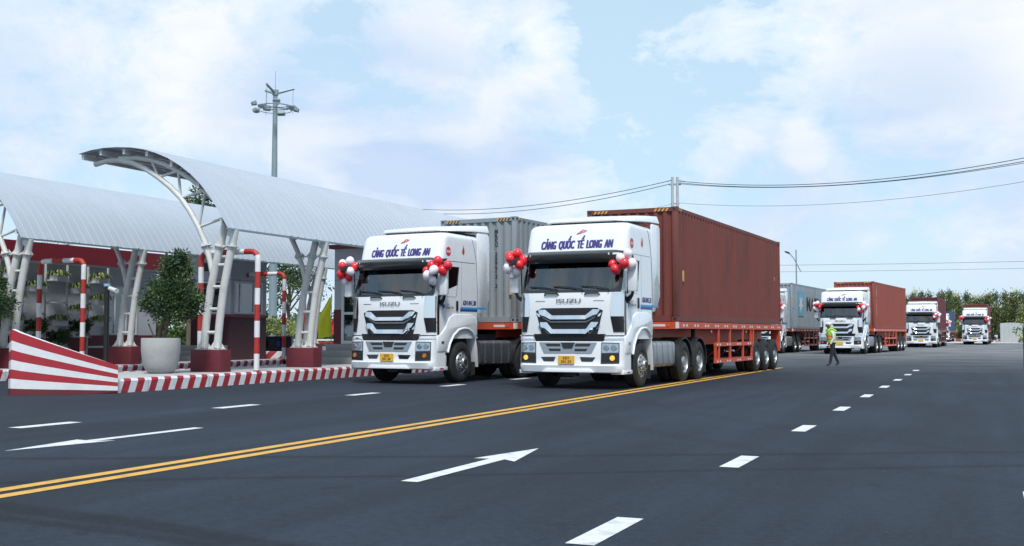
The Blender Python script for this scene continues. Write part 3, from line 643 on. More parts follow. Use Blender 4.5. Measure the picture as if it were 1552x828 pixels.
for k in range(6): a=k*math.pi/3; m.cyl((.2*math.cos(a),.2*math.sin(a),18.85),(1.25*math.cos(a),1.25*math.sin(a),18.85),.03,n=5)
build('lamp_ring',m,M['galv'],T)
fl=MB().box(-.28,.28,-.12,.2,-.12,.12).add([(-.3,-.12,-.2),(.3,-.12,-.2),(.3,.25,-.08),(-.3,.25,-.08)],[(0,1,2,3)]).mesh('floodlight',[M['galv']],30)
for k in range(9):
    a=k*2*math.pi/9+.2; o=put('floodlight',fl,T,loc=(1.62*math.cos(a),1.62*math.sin(a),18.8+(.25 if k%2 else -.1))); o.rotation_euler=(R(-25),0,a-math.pi/2)
T=thing('utility_pole','twin concrete utility poles carrying the cables, seen above the brown container','utility pole',(-26.0,97.7,0),rz=.27)
for sx in (-.22,.22): build('pole',MB().cyl((sx*1.3,0,0),(sx,0,15.5),.19,.12,12),M['concp'],T)
m=MB().box(-.55,.55,-.08,.08,14.75,14.9).box(-.4,.4,-.05,.05,13.0,13.1).box(-.35,.35,-.05,.05,12.2,12.3)
build('bracket',m,M['galv'],T)
m=MB()
for i in range(5): m.cyl((.35+i*.13,0,15.2-i*.03),(.42+i*.13,0,15.18-i*.03),.07,.05,8)
for i in range(3): m.cyl((-.35-i*.13,0,15.2-i*.03),(-.42-i*.13,0,15.18-i*.03),.07,.05,8)
build('insulator',m,M['galv'],T)
def cable(a,b,sag,r,label):
    a=Vector(a); b=Vector(b); pts=[]
    for i in range(41):
        t=i/40; p=a.lerp(b,t); p.z-=4*sag*t*(1-t); pts.append(p)
    build('overhead_cable',MB().tube(pts,r,5),M['wire'],label=label,cat='cable',group='overhead cables')
RP=Vector((10.5,80,13.0)); PX=Vector((-26.,97.7,15.2))
CR=[]
def at(u,v,D):
    X=(u-776)/1666.6*D; Z=(505.29-v)/1666.6*D+1.23; Y=D; c,s=math.cos(YAW),math.sin(YAW)
    return Vector((X*c-Y*s,X*s+Y*c,Z))
E2=Vector((24,72,17.2))
cable((-25.6,97.7,15.1),E2,3.05,.028,'topmost cable right of the twin concrete poles')
cable((-25.6,97.7,14.95),E2+Vector((0,-.5,-.45)),3.0,.028,'second cable from the top, right of the twin concrete poles')
cable((-25.6,97.7,14.85),E2+Vector((0,.3,-.9)),2.75,.022,'third cable from the top, right of the twin concrete poles')
cable((-25.6,97.7,13.1),E2+Vector((0,.3,-2.1)),2.6,.014,'thin low cable right of the twin concrete poles')
E1=Vector((-76,128,18.6))
cable((-26.4,97.7,15.2),E1,1.6,.032,'upper cable running left from the twin poles to the canopy roof')
cable((-26.4,97.7,14.9),E1+Vector((0,0,-.35)),1.75,.032,'lower cable running left from the twin poles to the canopy roof')
cable((-26.4,97.7,13.0),E1+Vector((0,2,-3.5)),1.5,.014,'thin low cable running left behind the grey container')
cable((-60,185,13.1),(40,215,14.2),.5,.03,'distant thin cable level with the street lamp')
cable((-60,185,11.9),(40,215,12.9),.4,.025,'lower distant thin cable beneath the street lamp head')
T=thing('street_lamp','slim street lamp with a curved arm above the blue-grey container','street lamp',(-17.5,112.3,0),rz=YAW)
build('lamp_pole',MB().cyl((0,0,0),(0,0,9.6),.09,.06,8),M['galv'],T)
build('lamp_arm',MB().tube([(.45,0,7.4),(.1,0,8.1),(-.25,0,8.75),(-.55,0,9.1),(-.75,0,9.25)],.045,6),M['galv'],T)
build('lamp_head',MB().prism([(-.6,9.2),(-.8,9.2),(-1.15,9.38),(-1.1,9.46),(-.75,9.36)],-.14,.14,'y'),M['black'],T)
# ================================================================= TRUCKS
def lerp_tab(tab,z):
    if z<=tab[0][0]: return tab[0][1]
    for (a,b),(c,d) in zip(tab,tab[1:]):
        if z<=c: return b+(d-b)*(z-a)/(c-a)
    return tab[-1][1]
YF=[(1.1,-1.36),(1.6,-1.38),(2.1,-1.37),(2.17,-1.35),(2.85,-1.13),(3.08,-1.07),(3.3,-1.01),(3.58,-.92),(3.64,-.885),(3.68,-.84),(3.705,-.78),(3.72,-.68)]
WD=[(1.1,1.235),(3.05,1.235),(3.4,1.225),(3.58,1.22),(3.64,1.21),(3.68,1.18),(3.705,1.14),(3.72,1.08)]
RC=[(1.1,.20),(2.1,.22),(3.05,.20),(3.5,.18),(3.72,.20)]
YR=.74; BOW=.07
def surf(v,z,off=0):
    """cab skin: v 0..0.7 front, 0.7..1 corner, 1..2 side"""
    s=1 if v>=0 else -1; v=abs(v); w_=lerp_tab(WD,z)+off; rc=lerp_tab(RC,z)+off; yf=lerp_tab(YF,z)-off; wf=w_-rc
    if v<=.7: x=v/.7*wf; y=yf+BOW*(x/w_)**2
    elif v<=1: th=(v-.7)/.3*math.pi/2; x=wf+rc*math.sin(th); y=yf+BOW*(wf/w_)**2+rc*(1-math.cos(th))
    else: yc=yf+BOW*(wf/w_)**2+rc; x=w_; y=yc+(YR-yc)*(v-1)
    return Vector((x*s,y,z))
def front_xy(x,z,off=.004):
    w_=lerp_tab(WD,z); rc=lerp_tab(RC,z); wf=w_-rc; ax=abs(x)
    if ax<=wf: v=ax/wf*.7
    else: v=.7+.3*min(1,math.asin(min(1,(ax-wf)/rc))/(math.pi/2))
    p=surf(v if x>=0 else -v,z,off); return p
def patch(mb,v0,v1,z0,z1,nv,nz,off,mi=0):
    f=lambda q,z:(q(z) if callable(q) else q)
    return mb.grid(lambda a,b:(lambda z:surf(f(v0,z)+(f(v1,z)-f(v0,z))*a,z,off))(z0+(z1-z0)*b),nv,nz,mi)
def xpoly(mb,pts,off,mi=0,thick=.0,sub=6):
    """polygon given in (x,z) laid on the front skin with sides"""
    o=[front_xy(x,z,off) for x,z in pts]; i_=[front_xy(x,z,-.02) for x,z in pts]; n=len(pts)
    mb.add(o+i_,[tuple(range(n))]+[(k,(k+1)%n,n+(k+1)%n,n+k) for k in range(n)],mi)
def xstrip(mb,top,bot,off,mi=0,back=-.02,offt=None):
    offt=off if offt is None else offt
    """band between two equally long (x,z) polylines on the front skin"""
    n=len(top); T_=[front_xy(x,z,offt) for x,z in top]; B_=[front_xy(x,z,off) for x,z in bot]; Tb=[front_xy(x,z,back) for x,z in top]; Bb=[front_xy(x,z,back) for x,z in bot]
    vs=T_+B_+Tb+Bb; fs=[]
    for i in range(n-1): fs+=[(i,i+1,n+i+1,n+i),(2*n+i,2*n+i+1,i+1,i),(n+i,n+i+1,3*n+i+1,3*n+i)]
    fs+=[(0,n,3*n,2*n),(n-1,2*n-1,4*n-1,3*n-1)]
    mb.add(vs,fs,mi)
def refine(pl,n=4):
    out=[]
    for a,b in zip(pl,pl[1:]): out+=[(a[0]+(b[0]-a[0])*i/n,a[1]+(b[1]-a[1])*i/n) for i in range(n)]
    return out+[pl[-1]]
# ---- shared wheel meshes (axis along X, outer side at +X = 0, tyre goes to -w)
def tyre_mesh(w_,r=.515):
    p=[(.285,0),(.30,.012),(.36,.02),(.43,.012),(.475,-.004),(.50,-.022)]
    k=[(.515,-.035)]
    n=5; step=(w_-.07)/n
    for i in range(n):
        x=-.035-step*i; k+=[(.515,x-.006),(.515,x-step+.016),(.502,x-step+.012),(.502,x-step+.004)]
    p=p+k+[(.50,-w_+.022),(.475,-w_+.004),(.43,-w_-.012),(.36,-w_-.02),(.30,-w_-.012),(.285,-w_)]
    return MB().lathe(p,(0,0,0),'x',48).mesh('tyre',[M['tyre']],32)
def rim_front():
    m=MB(); m.lathe([(.29,.008),(.285,-.02),(.262,-.03),(.25,-.05),(.235,.0),(.20,.03),(.14,.045),(.115,.045),(.112,.10),(.10,.115),(.001,.12)],(0,0,0),'x',40,0)
    for k in range(10):
        a=2*math.pi*k/10+.2; m.cyl((.024,math.cos(a)*.205,math.sin(a)*.205),(.0345,math.cos(a)*.205,math.sin(a)*.205),.026,n=10,mi=1)
        a+=.314; m.cyl((.04,math.cos(a)*.145,math.sin(a)*.145),(.075,math.cos(a)*.145,math.sin(a)*.145),.016,n=6,mi=0)
    m.cyl((.118,0,0),(.128,0,0),.07,n=16,mi=1)
    return m.mesh('rim',[M['rim'],M['rimd']],40)
def rim_rear():
    m=MB(); m.lathe([(.29,.008),(.282,-.02),(.262,-.03),(.258,-.10),(.25,-.17),(.21,-.195),(.15,-.20),(.135,-.15),(.13,-.02),(.11,.0),(.001,.005)],(0,0,0),'x',40,0)
    for k in range(10):
        a=2*math.pi*k/10; m.cyl((-.196,math.cos(a)*.215,math.sin(a)*.215),(-.188,math.cos(a)*.215,math.sin(a)*.215),.024,n=8,mi=1)
        a+=.314; m.cyl((-.2,math.cos(a)*.165,math.sin(a)*.165),(-.16,math.cos(a)*.165,math.sin(a)*.165),.014,n=6,mi=0)
    return m.mesh('rim',[M['rim'],M['rimd']],40)
TY1=tyre_mesh(.29); TY2=tyre_mesh(.28); RF=rim_front(); RR=rim_rear()
def wheel(par,y,side,front,x=1.22,inner=False):
    o=put('wheel',TY1 if front else TY2,par,loc=(side*x,y,.515)); o.rotation_euler=(rng.uniform(0,6),0,0) if side>0 else (rng.uniform(0,6),0,math.pi)
    put('rim',RF if front else RR,o)
    return o
def mat_plate(fn_par,l1,l2):
    p=put('number_plate',MB().box(-.19,.19,-.012,.012,-.09,.09).mesh('number_plate',[M['plate']],0),fn_par,loc=(-.02,-1.475,.645))
    if l1:
        for s_,dz in ((l1,.038),(l2,-.042)):
            put('lettering',text_mesh(s_,.085,lambda x,y,dz=dz:(x,-.0145,y+dz),M['ink'],bold=.0015),p)
    return p
def side_pt(x,z,off=.006): return None
def make_truck(label):
    T=thing('tractor_truck',label,'truck',(0,0,0),0,'white tractor trucks in the convoy')
    # ---- cab skin
    vl=[0,.15,.3,.45,.6,.7,.75,.80,.83,.86,.9,.95,1.0,1.06,1.2,1.42,1.7,2.0]
    zl=[1.1,1.35,1.6,1.85,2.1,2.17,2.4,2.62,2.85,2.95,3.05,3.1,3.2,3.3,3.4,3.48,3.55,3.6,3.62,3.67,3.70,3.72]
    m=MB()
    for s_ in (1,-1):
        for i in range(len(vl)-1):
            for k in range(len(zl)-1):
                a,b,z0,z1=vl[i],vl[i+1],zl[k],zl[k+1]
                if z0>=2.17-1e-6 and z1<=2.85+1e-6 and (b<=.831 or (a>=1.06-1e-6 and b<=1.42+1e-6)): continue
                q=[surf(s_*a,z0),surf(s_*b,z0),surf(s_*b,z1),surf(s_*a,z1)]
                m.add(q,[(0,1,2,3)])
    # roof and back
    top=[surf(v,3.72) for v in vl]+[surf(-v,3.72) for v in vl[1:]]
    def roofc(v,t): p=surf(v,3.72); return Vector((p.x*(1-t),p.y*(1-t)+.3*t,3.72+.02*math.sin(t*math.pi/2)))
    for s_ in (1,-1):
        for i in range(len(vl)-1):
            for t in range(4): m.add([roofc(s_*vl[i],t/4),roofc(s_*vl[i+1],t/4),roofc(s_*vl[i+1],(t+1)/4),roofc(s_*vl[i],(t+1)/4)],[(0,1,2,3)])
    for k in range(len(zl)-1):
        w0,w1=lerp_tab(WD,zl[k]),lerp_tab(WD,zl[k+1]); m.add([(-w0,YR,zl[k]),(w0,YR,zl[k]),(w1,YR,zl[k+1]),(-w1,YR,zl[k+1])],[(0,1,2,3)])
    cab=build('cab',m,M['white'],T,smooth=38)
    # lower door skin
    # ---- glazing
    g=MB(); patch(g,-.83,.83,2.17,2.85,24,6,-.006); ws=build('windscreen',g,M['glass'],cab,smooth=60)
    # dark rubber surround of the windscreen
    f=MB(); patch(f,-.86,.86,2.135,2.185,26,1,.007); patch(f,-.86,.86,2.83,2.87,26,1,.007); patch(f,-.87,-.80,2.185,2.83,2,6,.007); patch(f,.80,.87,2.185,2.83,2,6,.007)
    for sx in (1,-1):   # lower glass corners are cut by the bonnet line
        f.grid(lambda a,b:surf(sx*(.60+.22*a),2.185+(.10*a*a)*b,.004),8,2)
    build('windscreen_frame',f,M['gloss'],cab,smooth=50)
    for sx in (1,-1):
        g=MB(); patch(g,sx*1.06,sx*1.42,2.17,2.85,4,4,-.012); build('side_window',g,M['glass'],cab,smooth=60)
        f=MB(); patch(f,sx*1.04,sx*1.062,2.15,2.87,1,6,.005); patch(f,sx*1.418,sx*1.44,2.15,2.87,1,6,.005); patch(f,sx*1.04,sx*1.44,2.85,2.875,4,1,.005)
        build('window_trim',f,M['gloss'],cab,smooth=50)
        # slanting sill filler and dark triangle below it
        z_=lambda t:2.42-.30*t
        f=MB(); f.add([surf(sx*1.05,2.13,.006),surf(sx*1.05,2.22,.006),surf(sx*1.43,2.42,.006),surf(sx*1.43,2.13,.006)],[(0,1,2,3)]); build('door_sill',f,M['white'],cab,smooth=0)
    # ---- interior
    m=MB().box(-1.12,1.12,-1.0,.6,1.2,1.75,0).box(-1.15,1.15,.55,.62,1.2,3.4,0).add([(-1.1,-1.22,2.17),(1.1,-1.22,2.17),(1.1,-.8,2.10),(-1.1,-.8,2.10)],[(0,1,2,3)],0).box(-1.1,1.1,-1.2,-.85,1.8,2.1,0)
    for sx in (-.55,.55): m.box(sx-.26,sx+.26,-.35,.15,1.75,2.0,1).box(sx-.25,sx+.25,.08,.22,2.0,2.55,1).box(sx-.14,sx+.14,.1,.2,2.58,2.76,1)
    m.box(-.95,-.62,-1.02,-.99,2.2,2.86,2)
    intr=build('cabin_interior',m,[M['cabin'],M['seat'],M['curtain']],cab,bevel=.01)
    st=MB().tube([(.55+.22*math.cos(a),-.72-.07*math.sin(a),2.2+.2*math.sin(a)) for a in [2*math.pi*i/24 for i in range(25)]],.014,6).cyl((.55,-.72,2.2),(.55,-.95,2.05),.03).box(.35,.75,-.73,-.715,2.18,2.21)
    build('steering_wheel',st,M['black'],cab)
    m=MB().add([(-.35,-1.19,2.178),(-.02,-1.19,2.178),(.0,-1.1,2.24),(-.33,-1.1,2.24)],[(0,1,2,3)],0)
    m.sphere((-.12,-1.12,2.19),.08,1,12,6,.45).box(-.28,-.05,-1.17,-1.1,2.17,2.2,1)
    build('dashboard_ribbon',m,[M['black'],M['balr']],cab)
    # lettering card behind the glass
    m=MB()
    for k in range(7): m.add([(.10+k*.07,-1.165,2.20),(.155+k*.07,-1.165,2.20),(.16+k*.07,-1.155,2.235),(.105+k*.07,-1.155,2.235)],[(0,1,2,3)])
    for k in range(5): m.add([(.2+k*.075,-1.150,2.255),(.25+k*.075,-1.150,2.255),(.255+k*.075,-1.142,2.285),(.205+k*.075,-1.142,2.285)],[(0,1,2,3)])
    build('windscreen_sticker',m,M['pw'],cab,smooth=0)
    # ---- sun visor
    prof=[(-1.10,3.08),(-1.32,3.06),(-1.40,2.99),(-1.40,2.90),(-1.36,2.83),(-1.31,2.79),(-1.29,2.80),(-1.16,2.93)]
    m=MB(); n=len(prof); xs=[-1.26,-1.2,-1.0,-.5,0,.5,1.0,1.2,1.26]
    vs=[]
    for x in xs:
        e=max(0,(abs(x)-1.0)/.26); vs+=[(x,y+.07*(x/1.2)**2+e*e*.22+(.06 if y>-1.15 else 0),z-(.02*e)) for y,z in prof]
    fs=[(i*n+k,i*n+(k+1)%n,(i+1)*n+(k+1)%n,(i+1)*n+k) for i in range(len(xs)-1) for k in range(n)]+[tuple(range(n)),tuple(range((len(xs)-1)*n,len(xs)*n))[::-1]]
    m.add(vs,fs); vis=build('sun_visor',m,M['visor'],T,smooth=40)
    for sx in (1,-1): build('marker_lamp',MB().add([(sx*.93,-1.365,2.95),(sx*1.16,-1.29,2.955),(sx*1.16,-1.285,2.995),(sx*.93,-1.36,2.995)],[(0,1,2,3)]),M['reflw'],vis,smooth=0)
    for sx in (1,-1):
        v_=[(sx*.93,-1.352+0,2.945)]
    # ---- A-pillar / bonnet trim line
    # ---- bonnet details
    b=MB().box(-.95,.95,-1.36,-1.3,1.1,1.2); 
    # corner air deflectors
    for sx in (1,-1):
        a=MB(); patch(a,lambda z:sx*(.665+.05*abs(1.75-z)),lambda z:sx*(.93),1.60,2.12,6,6,.016,0); patch(a,lambda z:sx*(.662+.12*abs(1.62-z)),lambda z:sx*.93,1.26,1.60,6,4,.016,1)
        patch(a,sx*.95,sx*1.02,1.2,2.15,3,4,.014,1)
        build('corner_deflector',a,[M['chrome'],M['gloss']],cab,smooth=50)
    # wipers
    for x0,x1 in ((-.98,-.28),(-.38,.33),(.28,.93)):
        a=front_xy(x1,2.20,.05); c=front_xy(x0,2.27,.03); build('wiper',MB().tube([front_xy(x1,2.13,.03),a,a.lerp(c,.5)+Vector((0,-.01,.02)),c],.012,6),M['black'],cab)
    for x0 in (-.42,.55):
        m=MB(); m.tube([front_xy(x0-.17,2.08,.0),front_xy(x0-.15,2.11,.035),front_xy(x0+.15,2.11,.035),front_xy(x0+.17,2.08,.0)],.018,8); build('grab_handle',m,M['black'],cab)
    # brand lettering
    put('brand_lettering',text_mesh('ISUZU',.125,lambda x,y:front_xy(x-.0,1.945+y,.022),M['letter'],bold=.001,width=.58,fat=.004),cab)
    put('small_lettering',text_mesh('GIGA',.05,lambda x,y:(1.243,-1.17+x,1.50+y),M['ink'],bold=.001),cab)
    for sx in (-1,1):
        m=MB(); xstrip(m,refine([(sx*.70-.12,1.955),(sx*.70+.12,1.955)]),refine([(sx*.70-.12,1.94),(sx*.70+.12,1.94)]),.006); build('badge_strip',m,M['silver'],cab)
    # ---- grille
    m=MB(); xstrip(m,refine([(-.80,1.73),(-.66,1.79),(.66,1.79),(.80,1.73)],5),refine([(-.66,1.17),(-.58,1.17),(.58,1.17),(.66,1.17)],5),.012)
    gr=build('grille',m,M['black'],T,smooth=30)
    m=MB()
    for z in (1.70,1.735,1.665,1.44,1.405,1.37): m.grid(lambda a,b_:front_xy(-.48+.96*a,z+.012*b_,.02),8,1)
    build('grille_mesh',m,M['dark'],gr,smooth=0)
    for zt,ztm,th,wo in ((1.755,1.625,.125,.74),(1.475,1.32,.14,.70)):
        m=MB()
        top=refine([(-wo,zt),(-wo+.17,zt),(-.40,ztm),(.40,ztm),(wo-.17,zt),(wo,zt)],4)
        bot=refine([(-wo+.06,zt-.14),(-wo+.13,zt-.17),(-.42,ztm-th+.01),(.42,ztm-th+.01),(wo-.13,zt-.17),(wo-.06,zt-.14)],4)
        mid=[((a[0]*.25+b_[0]*.75),(a[1]*.25+b_[1]*.75)) for a,b_ in zip(top,bot)]
        xstrip(m,top,mid,.08,offt=.02); xstrip(m,mid,bot,.03,offt=.08)
        for sx in (1,-1): xstrip(m,[(sx*(wo+.04),zt-.07),(sx*(wo-.02),zt-.10)],[(sx*(wo-.0),zt-.15),(sx*(wo-.06),zt-.16)],.03)
        build('chrome_bar',m,M['chrome'],gr,smooth=35)
    m=MB()
    for zt,ztm,th,wo in ((1.755,1.625,.125,.74),(1.475,1.32,.14,.70)):
        top=refine([(-wo+.09,zt-.155),(-.42,ztm-th+.0),(.42,ztm-th+.0),(wo-.09,zt-.155)],4); bot=refine([(-wo+.12,zt-.19),(-.42,ztm-th-.035),(.42,ztm-th-.035),(wo-.12,zt-.19)],4)
        xstrip(m,top,bot,.03)
    build('silver_bar',m,M['silver'],gr,smooth=35)
    m=MB(); xstrip(m,refine([(-.86,1.215),(.86,1.215)],8),refine([(-.80,1.04),(.80,1.04)],8),.035); build('service_gap',m,M['gloss'],T)
    # ---- bumper
    m=MB(); BZ=[(.36,-1.40),(.38,-1.43),(.52,-1.47),(.56,-1.445),(.80,-1.44),(1.08,-1.42),(1.13,-1.40),(1.14,-1.34)]
    def bsurf(v,z,off=0):
        s_=1 if v>=0 else -1; v=abs(v); yf=lerp_tab(BZ,z)-off; w_=1.245+off; rc=.22+off; wf=w_-rc
        if v<=.7: x=v/.7*wf; y=yf+.07*(x/w_)**2
        elif v<=1: th=(v-.7)/.3*math.pi/2; x=wf+rc*math.sin(th); y=yf+.07*(wf/w_)**2+rc*(1-math.cos(th))
        else: yc=yf+.07*(wf/w_)**2+rc; x=w_; y=yc+(-.80-yc)*(v-1)
        q=min(1,max(0,(abs(x)-.80)/.10)); z=min(z,1.05+.09*q) if z>1.045 else z
        return Vector((x*s_,y,z))
    vl2=[0,.12,.24,.36,.48,.545,.58,.615,.65,.7,.76,.82,.88,.94,1.0,1.5,1.98]; zz=[.36,.38,.44,.52,.56,.68,.80,.94,1.04,1.08,1.13,1.14]
    for s_ in (1,-1):
        for i in range(len(vl2)-1):
            for k in range(len(zz)-1): m.add([bsurf(s_*vl2[i],zz[k]),bsurf(s_*vl2[i+1],zz[k]),bsurf(s_*vl2[i+1],zz[k+1]),bsurf(s_*vl2[i],zz[k+1])],[(0,1,2,3)])
        for i in range(len(vl2)-1):
            for z in (.36,1.14): m.add([bsurf(s_*vl2[i],z),bsurf(s_*vl2[i+1],z),(bsurf(s_*vl2[i+1],z).x,-.9,z),(bsurf(s_*vl2[i],z).x,-.9,z)],[(0,1,2,3)])
    bu=build('bumper',m,M['white'],T,smooth=38)
    def bxy(x,z,off):
        ax=abs(x); wf=1.025
        v=ax/wf*.7 if ax<=wf else .7+.3*min(1,math.asin(min(1,(ax-wf)/.22))/(math.pi/2))
        return bsurf(v if x>=0 else -v,z,off)
    def bstrip(mb,top,bot,off,mi=0,back=-.03):
        n=len(top); vs=[bxy(*p,off) for p in top]+[bxy(*p,off) for p in bot]+[bxy(*p,back) for p in top]+[bxy(*p,back) for p in bot]; fs=[]
        for i in range(n-1): fs+=[(i,i+1,n+i+1,n+i),(2*n+i,2*n+i+1,i+1,i),(n+i,n+i+1,3*n+i+1,3*n+i)]
        fs+=[(0,n,3*n,2*n),(n-1,2*n-1,4*n-1,3*n-1)]; mb.add(vs,fs,mi)
    m=MB(); bstrip(m,refine([(-.70,1.03),(.68,1.03)],10),refine([(-.58,.79),(.56,.79)],10),.012); lg=build('lower_grille',m,M['silver'],bu)
    m=MB()
    for sx in (1,-1):
        bstrip(m,refine([(sx*.19,1.0),(sx*.55,1.0)],4),refine([(sx*.17,.94),(sx*.50,.94)],4),.018); bstrip(m,refine([(sx*.17,.89),(sx*.47,.89)],4),refine([(sx*.17,.835),(sx*.43,.835)],4),.018)
    bstrip(m,refine([(-.16,1.03),(.16,1.03)],4),refine([(-.10,.89),(.10,.89)],4),.03)
    build('grille_slot',m,M['black'],lg)
    for sx in (1,-1):
        m=MB(); bstrip(m,refine([(sx*.29,.71),(sx*.65,.705)],4),refine([(sx*.33,.61),(sx*.58,.61)],4),.006); build('fog_slot',m,M['gloss'],bu)
    for sx in (1,-1):
        m=MB(); bstrip(m,refine([(sx*.78,1.03),(sx*1.17,1.02)],6),refine([(sx*.77,.565),(sx*1.17,.575)],6),.008)
        hl=build('headlight',m,M['gloss'],bu)
        m=MB(); bstrip(m,refine([(sx*.80,1.01),(sx*1.155,1.0)],6),refine([(sx*.79,.80),(sx*1.155,.81)],6),.013); build('lamp_housing',m,M['lens'],hl)
        m=MB(); bstrip(m,refine([(sx*.80,.77),(sx*1.155,.78)],6),refine([(sx*.795,.60),(sx*1.15,.61)],6),.013); build('fog_housing',m,M['black'],hl)
        for cx,r_,dz in ((.89,.075,.91),(1.06,.075,.91)):
            c=bxy(sx*cx,dz,0); n_=(bxy(sx*cx,dz,.1)-c).normalized(); m=MB().cyl(c+n_*.0,c+n_*.028,r_,r_*.8,16); build('lamp_lens',m,M['lens'],hl)
        c=bxy(sx*1.03,.69,0); n_=(bxy(sx*1.03,.69,.1)-c).normalized(); build('fog_lamp',MB().cyl(c,c+n_*.028,.06,.05,14),M['amber'],hl)
        m=MB(); patch(m,sx*.70,sx*.99,1.155,1.185,8,1,.05); m2=MB()
        m2.grid(lambda a,b_:bxy(sx*(.80+.43*a),1.085+.04*b_,.012),8,1); m2.grid(lambda a,b_:front_xy(sx*(.83+.38*a),1.16+.03*b_,.05),8,1)
        build('chrome_strip',m2,M['chrome'],bu)
    build('lower_lip',MB().prism([(-.62,.375),(.62,.375),(.52,.45),(-.52,.45)],-1.472,-1.43,'y'),M['white'],bu,bevel=.006)
    mat_plate(bu,None,None)
    # ---- arch and door lower panels
    sidep=[(-1.2,.74),(-.70,.74),(-.60,.95),(-.44,1.16),(-.22,1.29),(.0,1.33),(.22,1.325),(.42,1.25),(.56,1.12),(.72,1.12),(.72,1.6)]
    for sx in (1,-1):
        m=MB().prism(sidep+[(-1.2,1.6)],sx*1.0,sx*1.232,'x'); pn=build('arch_panel',m,M['white'],cab,bevel=.012)
        # raised shoulder over the wheel
        m=MB(); pr=[(-1.18,.78),(-.74,.78),(-.63,1.0),(-.45,1.2),(-.22,1.335),(.0,1.375),(.24,1.37),(.45,1.29),(.60,1.17),(.70,1.17),(.70,1.52),(.62,1.63),(.36,1.71),(-.42,1.70),(-.62,1.62),(-.82,1.36),(-1.0,1.22),(-1.18,1.16)]
        m.prism(pr,sx*1.2,sx*1.268,'x'); build('fender',m,M['white'],pn,bevel=.03)
        m=MB(); arc=[(sx*1.262,y,z) for y,z in [(-.72,.76),(-.62,.98),(-.45,1.18),(-.22,1.31),(.0,1.35),(.23,1.345),(.43,1.27),(.56,1.15)]]
        m.tube(arc,.032,8); build('arch_lip',m,M['white'],pn,smooth=50)
        m=MB().prism([(.58,1.14),(.64,1.10),(.72,.85),(.77,.37),(.73,.37),(.66,.85)],sx*.98,sx*1.25,'x'); build('mud_guard',m,M['white'],T,bevel=.006)
        m=MB().box(-1.0 if 0 else sx*1.0,sx*1.225,-1.2,-.72,.42,.70).box(sx*.95,sx*1.25,-1.28,-.70,.33,.42); st_=build('step',m,M['white'],T,bevel=.012)
        build('side_marker',MB().box(sx*1.25,sx*1.256,-1.05,-.9,.36,.39),M['redl'],st_,smooth=0)
        build('step_gap',MB().box(sx*.98,sx*1.215,-1.25,-.74,.69,.75),M['black'],T,smooth=0)
        build('indicator',MB().box(sx*1.268,sx*1.276,-1.02,-.9,.98,1.04),M['amberoff'] if 0 else M['lens'],pn,smooth=0)
        build('door_handle',MB().box(sx*1.235,sx*1.262,-.31,-.22,1.79,2.03),M['black'],cab,bevel=.012)
        # body joints
        j=MB()
        j.box(sx*1.232,sx*1.2375,-1.02,.6,3.0,3.014)
        jp=[(.73,1.15),(.73,2.4),(.68,3.0),(.60,3.35),(.50,3.6),(.30,3.695)]
        build('seam',MB().tube([(sx*(lerp_tab(WD,z)+.0 ),y,z) for y,z in jp],.008,6),M['black'],cab)
        build('roof_line',j,M['silver'],cab,smooth=0)
        j=MB(); j.box(sx*1.2345,sx*1.237,-1.12,-1.112,1.2,2.16).box(sx*1.2345,sx*1.237,-.05,-.042,1.7,3.0); build('door_seam',j,M['seat'],cab,smooth=0)
    # ---- side fairing
    for sx in (1,-1):
        m=MB().prism([(.745,1.72),(.95,1.74),(1.18,1.92),(1.34,2.10),(1.355,3.55),(1.34,3.74),(1.25,3.80),(.80,3.80),(.745,3.76)],sx*1.19,sx*1.236,'x'); build('side_fairing',m,M['white'],T,bevel=.012)
    # ---- roof spoiler
    m=MB()
    P_=lambda t,w_,z0,z1:[(-w_,t,z0),(-w_+.06,t,z1),(0,t,z1+.025),(w_-.06,t,z1),(w_,t,z0)]
    secs=[P_(-.52,.80,3.80,3.825),P_(-.40,.95,3.78,3.87),P_(0,1.12,3.80,3.93),P_(.6,1.21,3.83,3.98),P_(1.3,1.235,3.85,4.03),P_(1.37,1.225,3.86,4.02)]
    vs=[p for s_ in secs for p in s_]; fs=[(i*5+k,i*5+(k+1)%5,(i+1)*5+(k+1)%5,(i+1)*5+k) for i in range(5) for k in range(5)]+[(0,1,2,3,4),(29,28,27,26,25)]
    m.add(vs,fs); sp=build('roof_fairing',m,M['white'],T,smooth=30,bevel=.015)
    build('fairing_gap',MB().box(-.9,.9,-.3,1.2,3.73,3.80),M['black'],sp,smooth=0)
    # ---- company lettering on the roof panel
    put('roof_lettering',text_mesh('CẢNG QUỐC TẾ LONG AN',.262,lambda x,y:front_xy(x+.04,3.215+y,.005),M['navy'],shear=.13,bold=.003,width=1.72,fat=.015,wordsp=1.9,cut=.05),cab)
    m=MB()
    for k in range(5):
        x=.02+k*.045; z0=3.44+abs(k-2)*.006+k*.012; h_=.05+.03*(2-abs(k-2)); sh=.05
        xpoly(m,[(x,z0),(x+.026,z0),(x+.026+sh,z0+h_),(x+sh,z0+h_)],.005,0 if k%4 else 1)
    build('roof_emblem',m,[M['red'],M['navy']],cab,smooth=0)
    sx=1; X_=1.2405
    m=MB().cyl((1.222,-.66,3.24),(1.236,-.66,3.24),.115,n=24); rs=build('round_sticker',m,M['red'],cab)
    put('sticker_lettering',text_mesh('DLAN',.085,lambda x,y:(1.2375,-.66+x,3.24+y),M['pw'],bold=.004,width=.19),rs)
    m=MB().add([(1.2375,.04+x,3.3+z) for x,z in ((0,.14),(.05,.03),(.06,-.03),(.03,-.09),(-.01,-.10),(-.05,-.06),(-.055,.0),(-.02,.05))],[tuple(range(8))]); build('drop_emblem',m,M['red'],cab,smooth=0)
